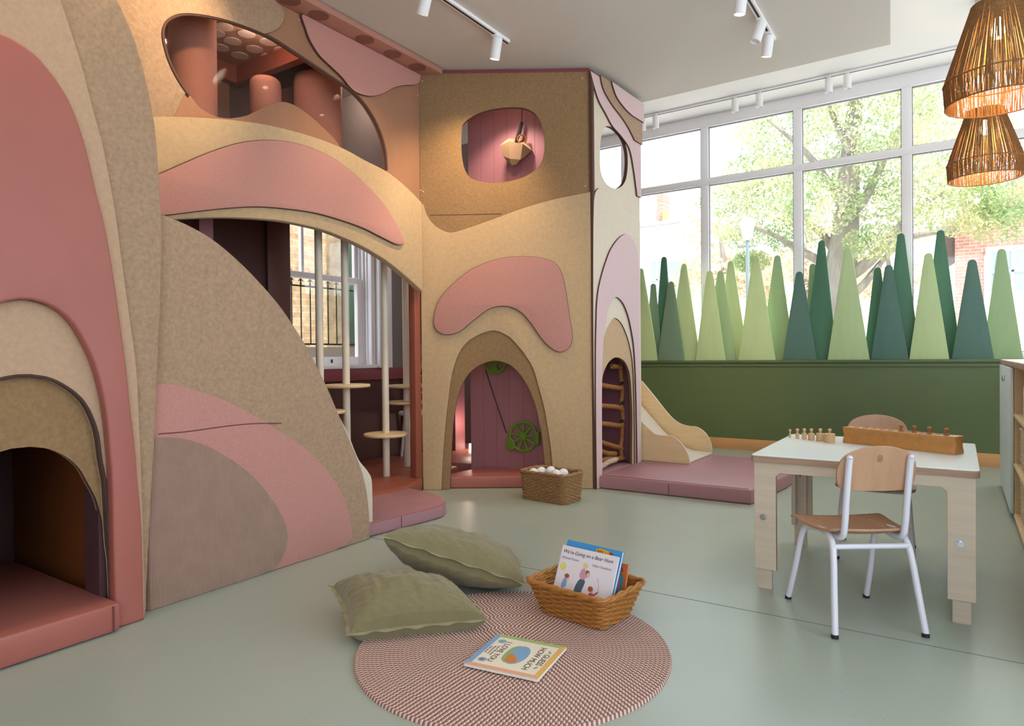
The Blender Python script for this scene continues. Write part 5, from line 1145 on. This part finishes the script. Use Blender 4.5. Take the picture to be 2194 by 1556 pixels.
for (x, y, r) in ((1560, 420, .7), (1600, 380, .7), (1640, 440, .8), (1590, 500, .6), (1660, 330, .7), (1620, 280, .6), (1690, 420, .8), (1700, 500, .6), (1740, 260, .7), (1760, 380, .9), (1800, 300, .9), (1750, 450, .8), (1830, 220, .8), (1790, 180, .7), (1850, 360, .9), (1880, 440, .8), (1900, 260, .8), (1930, 340, .8), (1960, 210, .7), (1950, 430, .8), (2000, 300, .8), (2010, 430, .8), (2050, 380, .7), (2080, 450, .7), (2120, 420, .7), (2150, 470, .6), (2040, 240, .7), (1980, 160, .7), (1870, 520, .5), (2180, 430, .6), (1720, 210, .5), (2120, 300, .6), (1840, 130, .8), (1930, 110, .7), (1650, 380, .6), (1610, 560, .4)):
    cls.append((T(x, y, rnd.uniform(-1.6, 1.6)), r*1.08))
leaves('foliage', m_leaf, tree, cls, 900, .045, 2)
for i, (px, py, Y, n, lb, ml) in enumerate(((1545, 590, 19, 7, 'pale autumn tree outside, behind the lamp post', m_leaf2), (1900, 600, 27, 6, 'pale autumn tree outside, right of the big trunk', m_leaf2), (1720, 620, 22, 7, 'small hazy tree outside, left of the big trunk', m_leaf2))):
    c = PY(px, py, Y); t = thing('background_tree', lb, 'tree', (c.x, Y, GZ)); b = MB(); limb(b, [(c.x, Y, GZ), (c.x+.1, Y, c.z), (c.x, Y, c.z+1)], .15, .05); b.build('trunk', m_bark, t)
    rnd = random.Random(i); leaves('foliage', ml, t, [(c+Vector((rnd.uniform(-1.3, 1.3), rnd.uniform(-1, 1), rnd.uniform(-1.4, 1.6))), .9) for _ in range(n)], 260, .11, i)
# buildings
def house(name, label, x0, x1, y, zt, m_, roof=None, wins=()):
    t = thing(name, label, 'building', ((x0+x1)/2, y, GZ)); box('wall', (x0, x1, y, y+8, GZ, zt), m_, t)
    for (wx, wz, ww, wh_) in wins:
        f = MB(); f.box(wx-.1, wx+ww+.1, y-.08, y+.02, wz-.12, wz+wh_+.12); fo = f.build('window_frame', m_frame, t)
        MB().box(wx, wx+ww, y-.1, y-.07, wz, wz+wh_).build('pane', mat('dim_glass', '#8C9AA4', rough=.1), fo)
        MB().box(wx+ww/2-.03, wx+ww/2+.03, y-.12, y-.1, wz, wz+wh_).box(wx, wx+ww, y-.12, y-.1, wz+wh_/2-.03, wz+wh_/2+.03).build('glazing_bar', m_frame, fo)
    return t
Yb = 26
def bx_(px, Y): return PY(px, 600, Y).x
def bz_(px, py, Y): return PY(px, py, Y).z
wh_t = house('white_house', 'white rendered house outside beyond the leftmost panes', bx_(1290, Yb), bx_(1487, Yb), Yb, bz_(1430, 482, Yb), mat('white_render', '#F0EEEA', rough=.9, var=.02), wins=((bx_(1437, Yb), bz_(1450, 640, Yb), 1.0, 1.5), (bx_(1395, Yb), bz_(1400, 640, Yb), .6, 1.5)))
zz = bz_(1430, 482, Yb); box('eaves', (bx_(1280, Yb), bx_(1492, Yb), Yb-.3, Yb+8, zz, zz+.14), mat('grey_eaves', '#A9A6AC', rough=.8), wh_t)
box('chimney', (bx_(1388, Yb), bx_(1402, Yb), Yb+1, Yb+1.8, zz, zz+1.6), m_brickr, wh_t); MB().cyl((bx_(1408, Yb), Yb+1, zz), (bx_(1408, Yb), Yb+1, zz+.8), .15, n=12).build('chimney_pot', m_wood, wh_t)
Yr = 19
rx0 = bx_(2046, Yr); zz = bz_(2100, 475, Yr)
rh = house('brick_house', 'red brick house outside at the right with pale stone window', rx0, rx0+9, Yr, zz, m_brickr, wins=((bx_(2123, Yr), bz_(2140, 625, Yr), .8, .9),))
gb = MB(); gb.add([(rx0, Yr, zz), (rx0+9, Yr, zz), (rx0+4.5, Yr, zz+2.8), (rx0, Yr+8, zz), (rx0+9, Yr+8, zz), (rx0+4.5, Yr+8, zz+2.8)], [(0, 1, 2), (3, 5, 4), (0, 2, 5, 3), (1, 4, 5, 2), (0, 3, 4, 1)]); gb.build('gable', m_brickr, rh)
gr = MB(); 
for s in (0, 1):
    x = rx0-.35 if s == 0 else rx0+9.35
    gr.add([(x, Yr-.3, zz-.25), (rx0+4.5, Yr-.3, zz+2.85), (rx0+4.5, Yr+8, zz+2.85), (x, Yr+8, zz-.25), (x, Yr-.3, zz-.10), (rx0+4.5, Yr-.3, zz+3.0), (rx0+4.5, Yr+8, zz+3.0), (x, Yr+8, zz-.10)], [(0, 1, 2, 3), (4, 7, 6, 5), (0, 4, 5, 1), (3, 2, 6, 7), (0, 3, 7, 4), (1, 5, 6, 2)])
gr.build('roof', mat('slate_roof', '#8C8683', rough=.9, var=.1), rh)
MB().box(bx_(2108, Yr)-.0, bx_(2108, Yr)+1.35, Yr-.06, Yr+.01, GZ, bz_(2120, 548, Yr)).build('stone_surround', mat('pale_stone', '#E3DCCB', rough=.9, var=.05), rh)
# street lamp
Yl = 11.5; pl_ = PY(1602, 600, Yl); lt = thing('street_lamp', 'grey street lamp post with white lantern outside the second window', 'street lamp', (pl_.x, Yl, GZ))
zl2 = bz_(1602, 515, Yl); m_lp = mat('grey_green_metal', '#7C8A8C', rough=.5, var=.03)
MB().cyl((pl_.x, Yl, GZ), (pl_.x, Yl, zl2), .045, .03, n=14).build('post', m_lp, lt); MB().cyl((pl_.x-.16, Yl, zl2-.1), (pl_.x+.16, Yl, zl2-.1), .012, n=8).build('cross_arm', m_lp, lt)
MB().lathe([(.06, zl2), (.13, zl2+.3), (.135, zl2+.32), (.05, zl2+.38), (0, zl2+.4)], (pl_.x, Yl, 0), 8).build('lantern', mat('lantern_glass', '#F2F2F0', rough=.2), lt)
van = thing('white_van', 'white van parked outside behind the tree boards', 'van', (bx_(1735, 18), 18, GZ)); vx = bx_(1700, 18)
MB().add([(vx, 18, .1), (vx+1.7, 18, .1), (vx+1.7, 18, 1.5), (vx+1.4, 18, 2.15), (vx, 18, 2.2), (vx, 20, .1), (vx+1.7, 20, .1), (vx+1.7, 20, 1.5), (vx+1.4, 20, 2.15), (vx, 20, 2.2)], [(0, 1, 2, 3, 4), (9, 8, 7, 6, 5), (0, 5, 6, 1), (1, 6, 7, 2), (2, 7, 8, 3), (3, 8, 9, 4), (4, 9, 5, 0)]).build('body', m_frame, van, .05)
MB().box(vx+.3, vx+1.2, 17.97, 18.0, 1.2, 1.8).build('window', mat('teal_glass', '#5E8C86', rough=.1), van)
for dx in (.35, 1.35): MB().cyl((vx+dx, 17.95, .0), (vx+dx, 18.15, .0), .34, n=20).build('wheel', m_black, van)
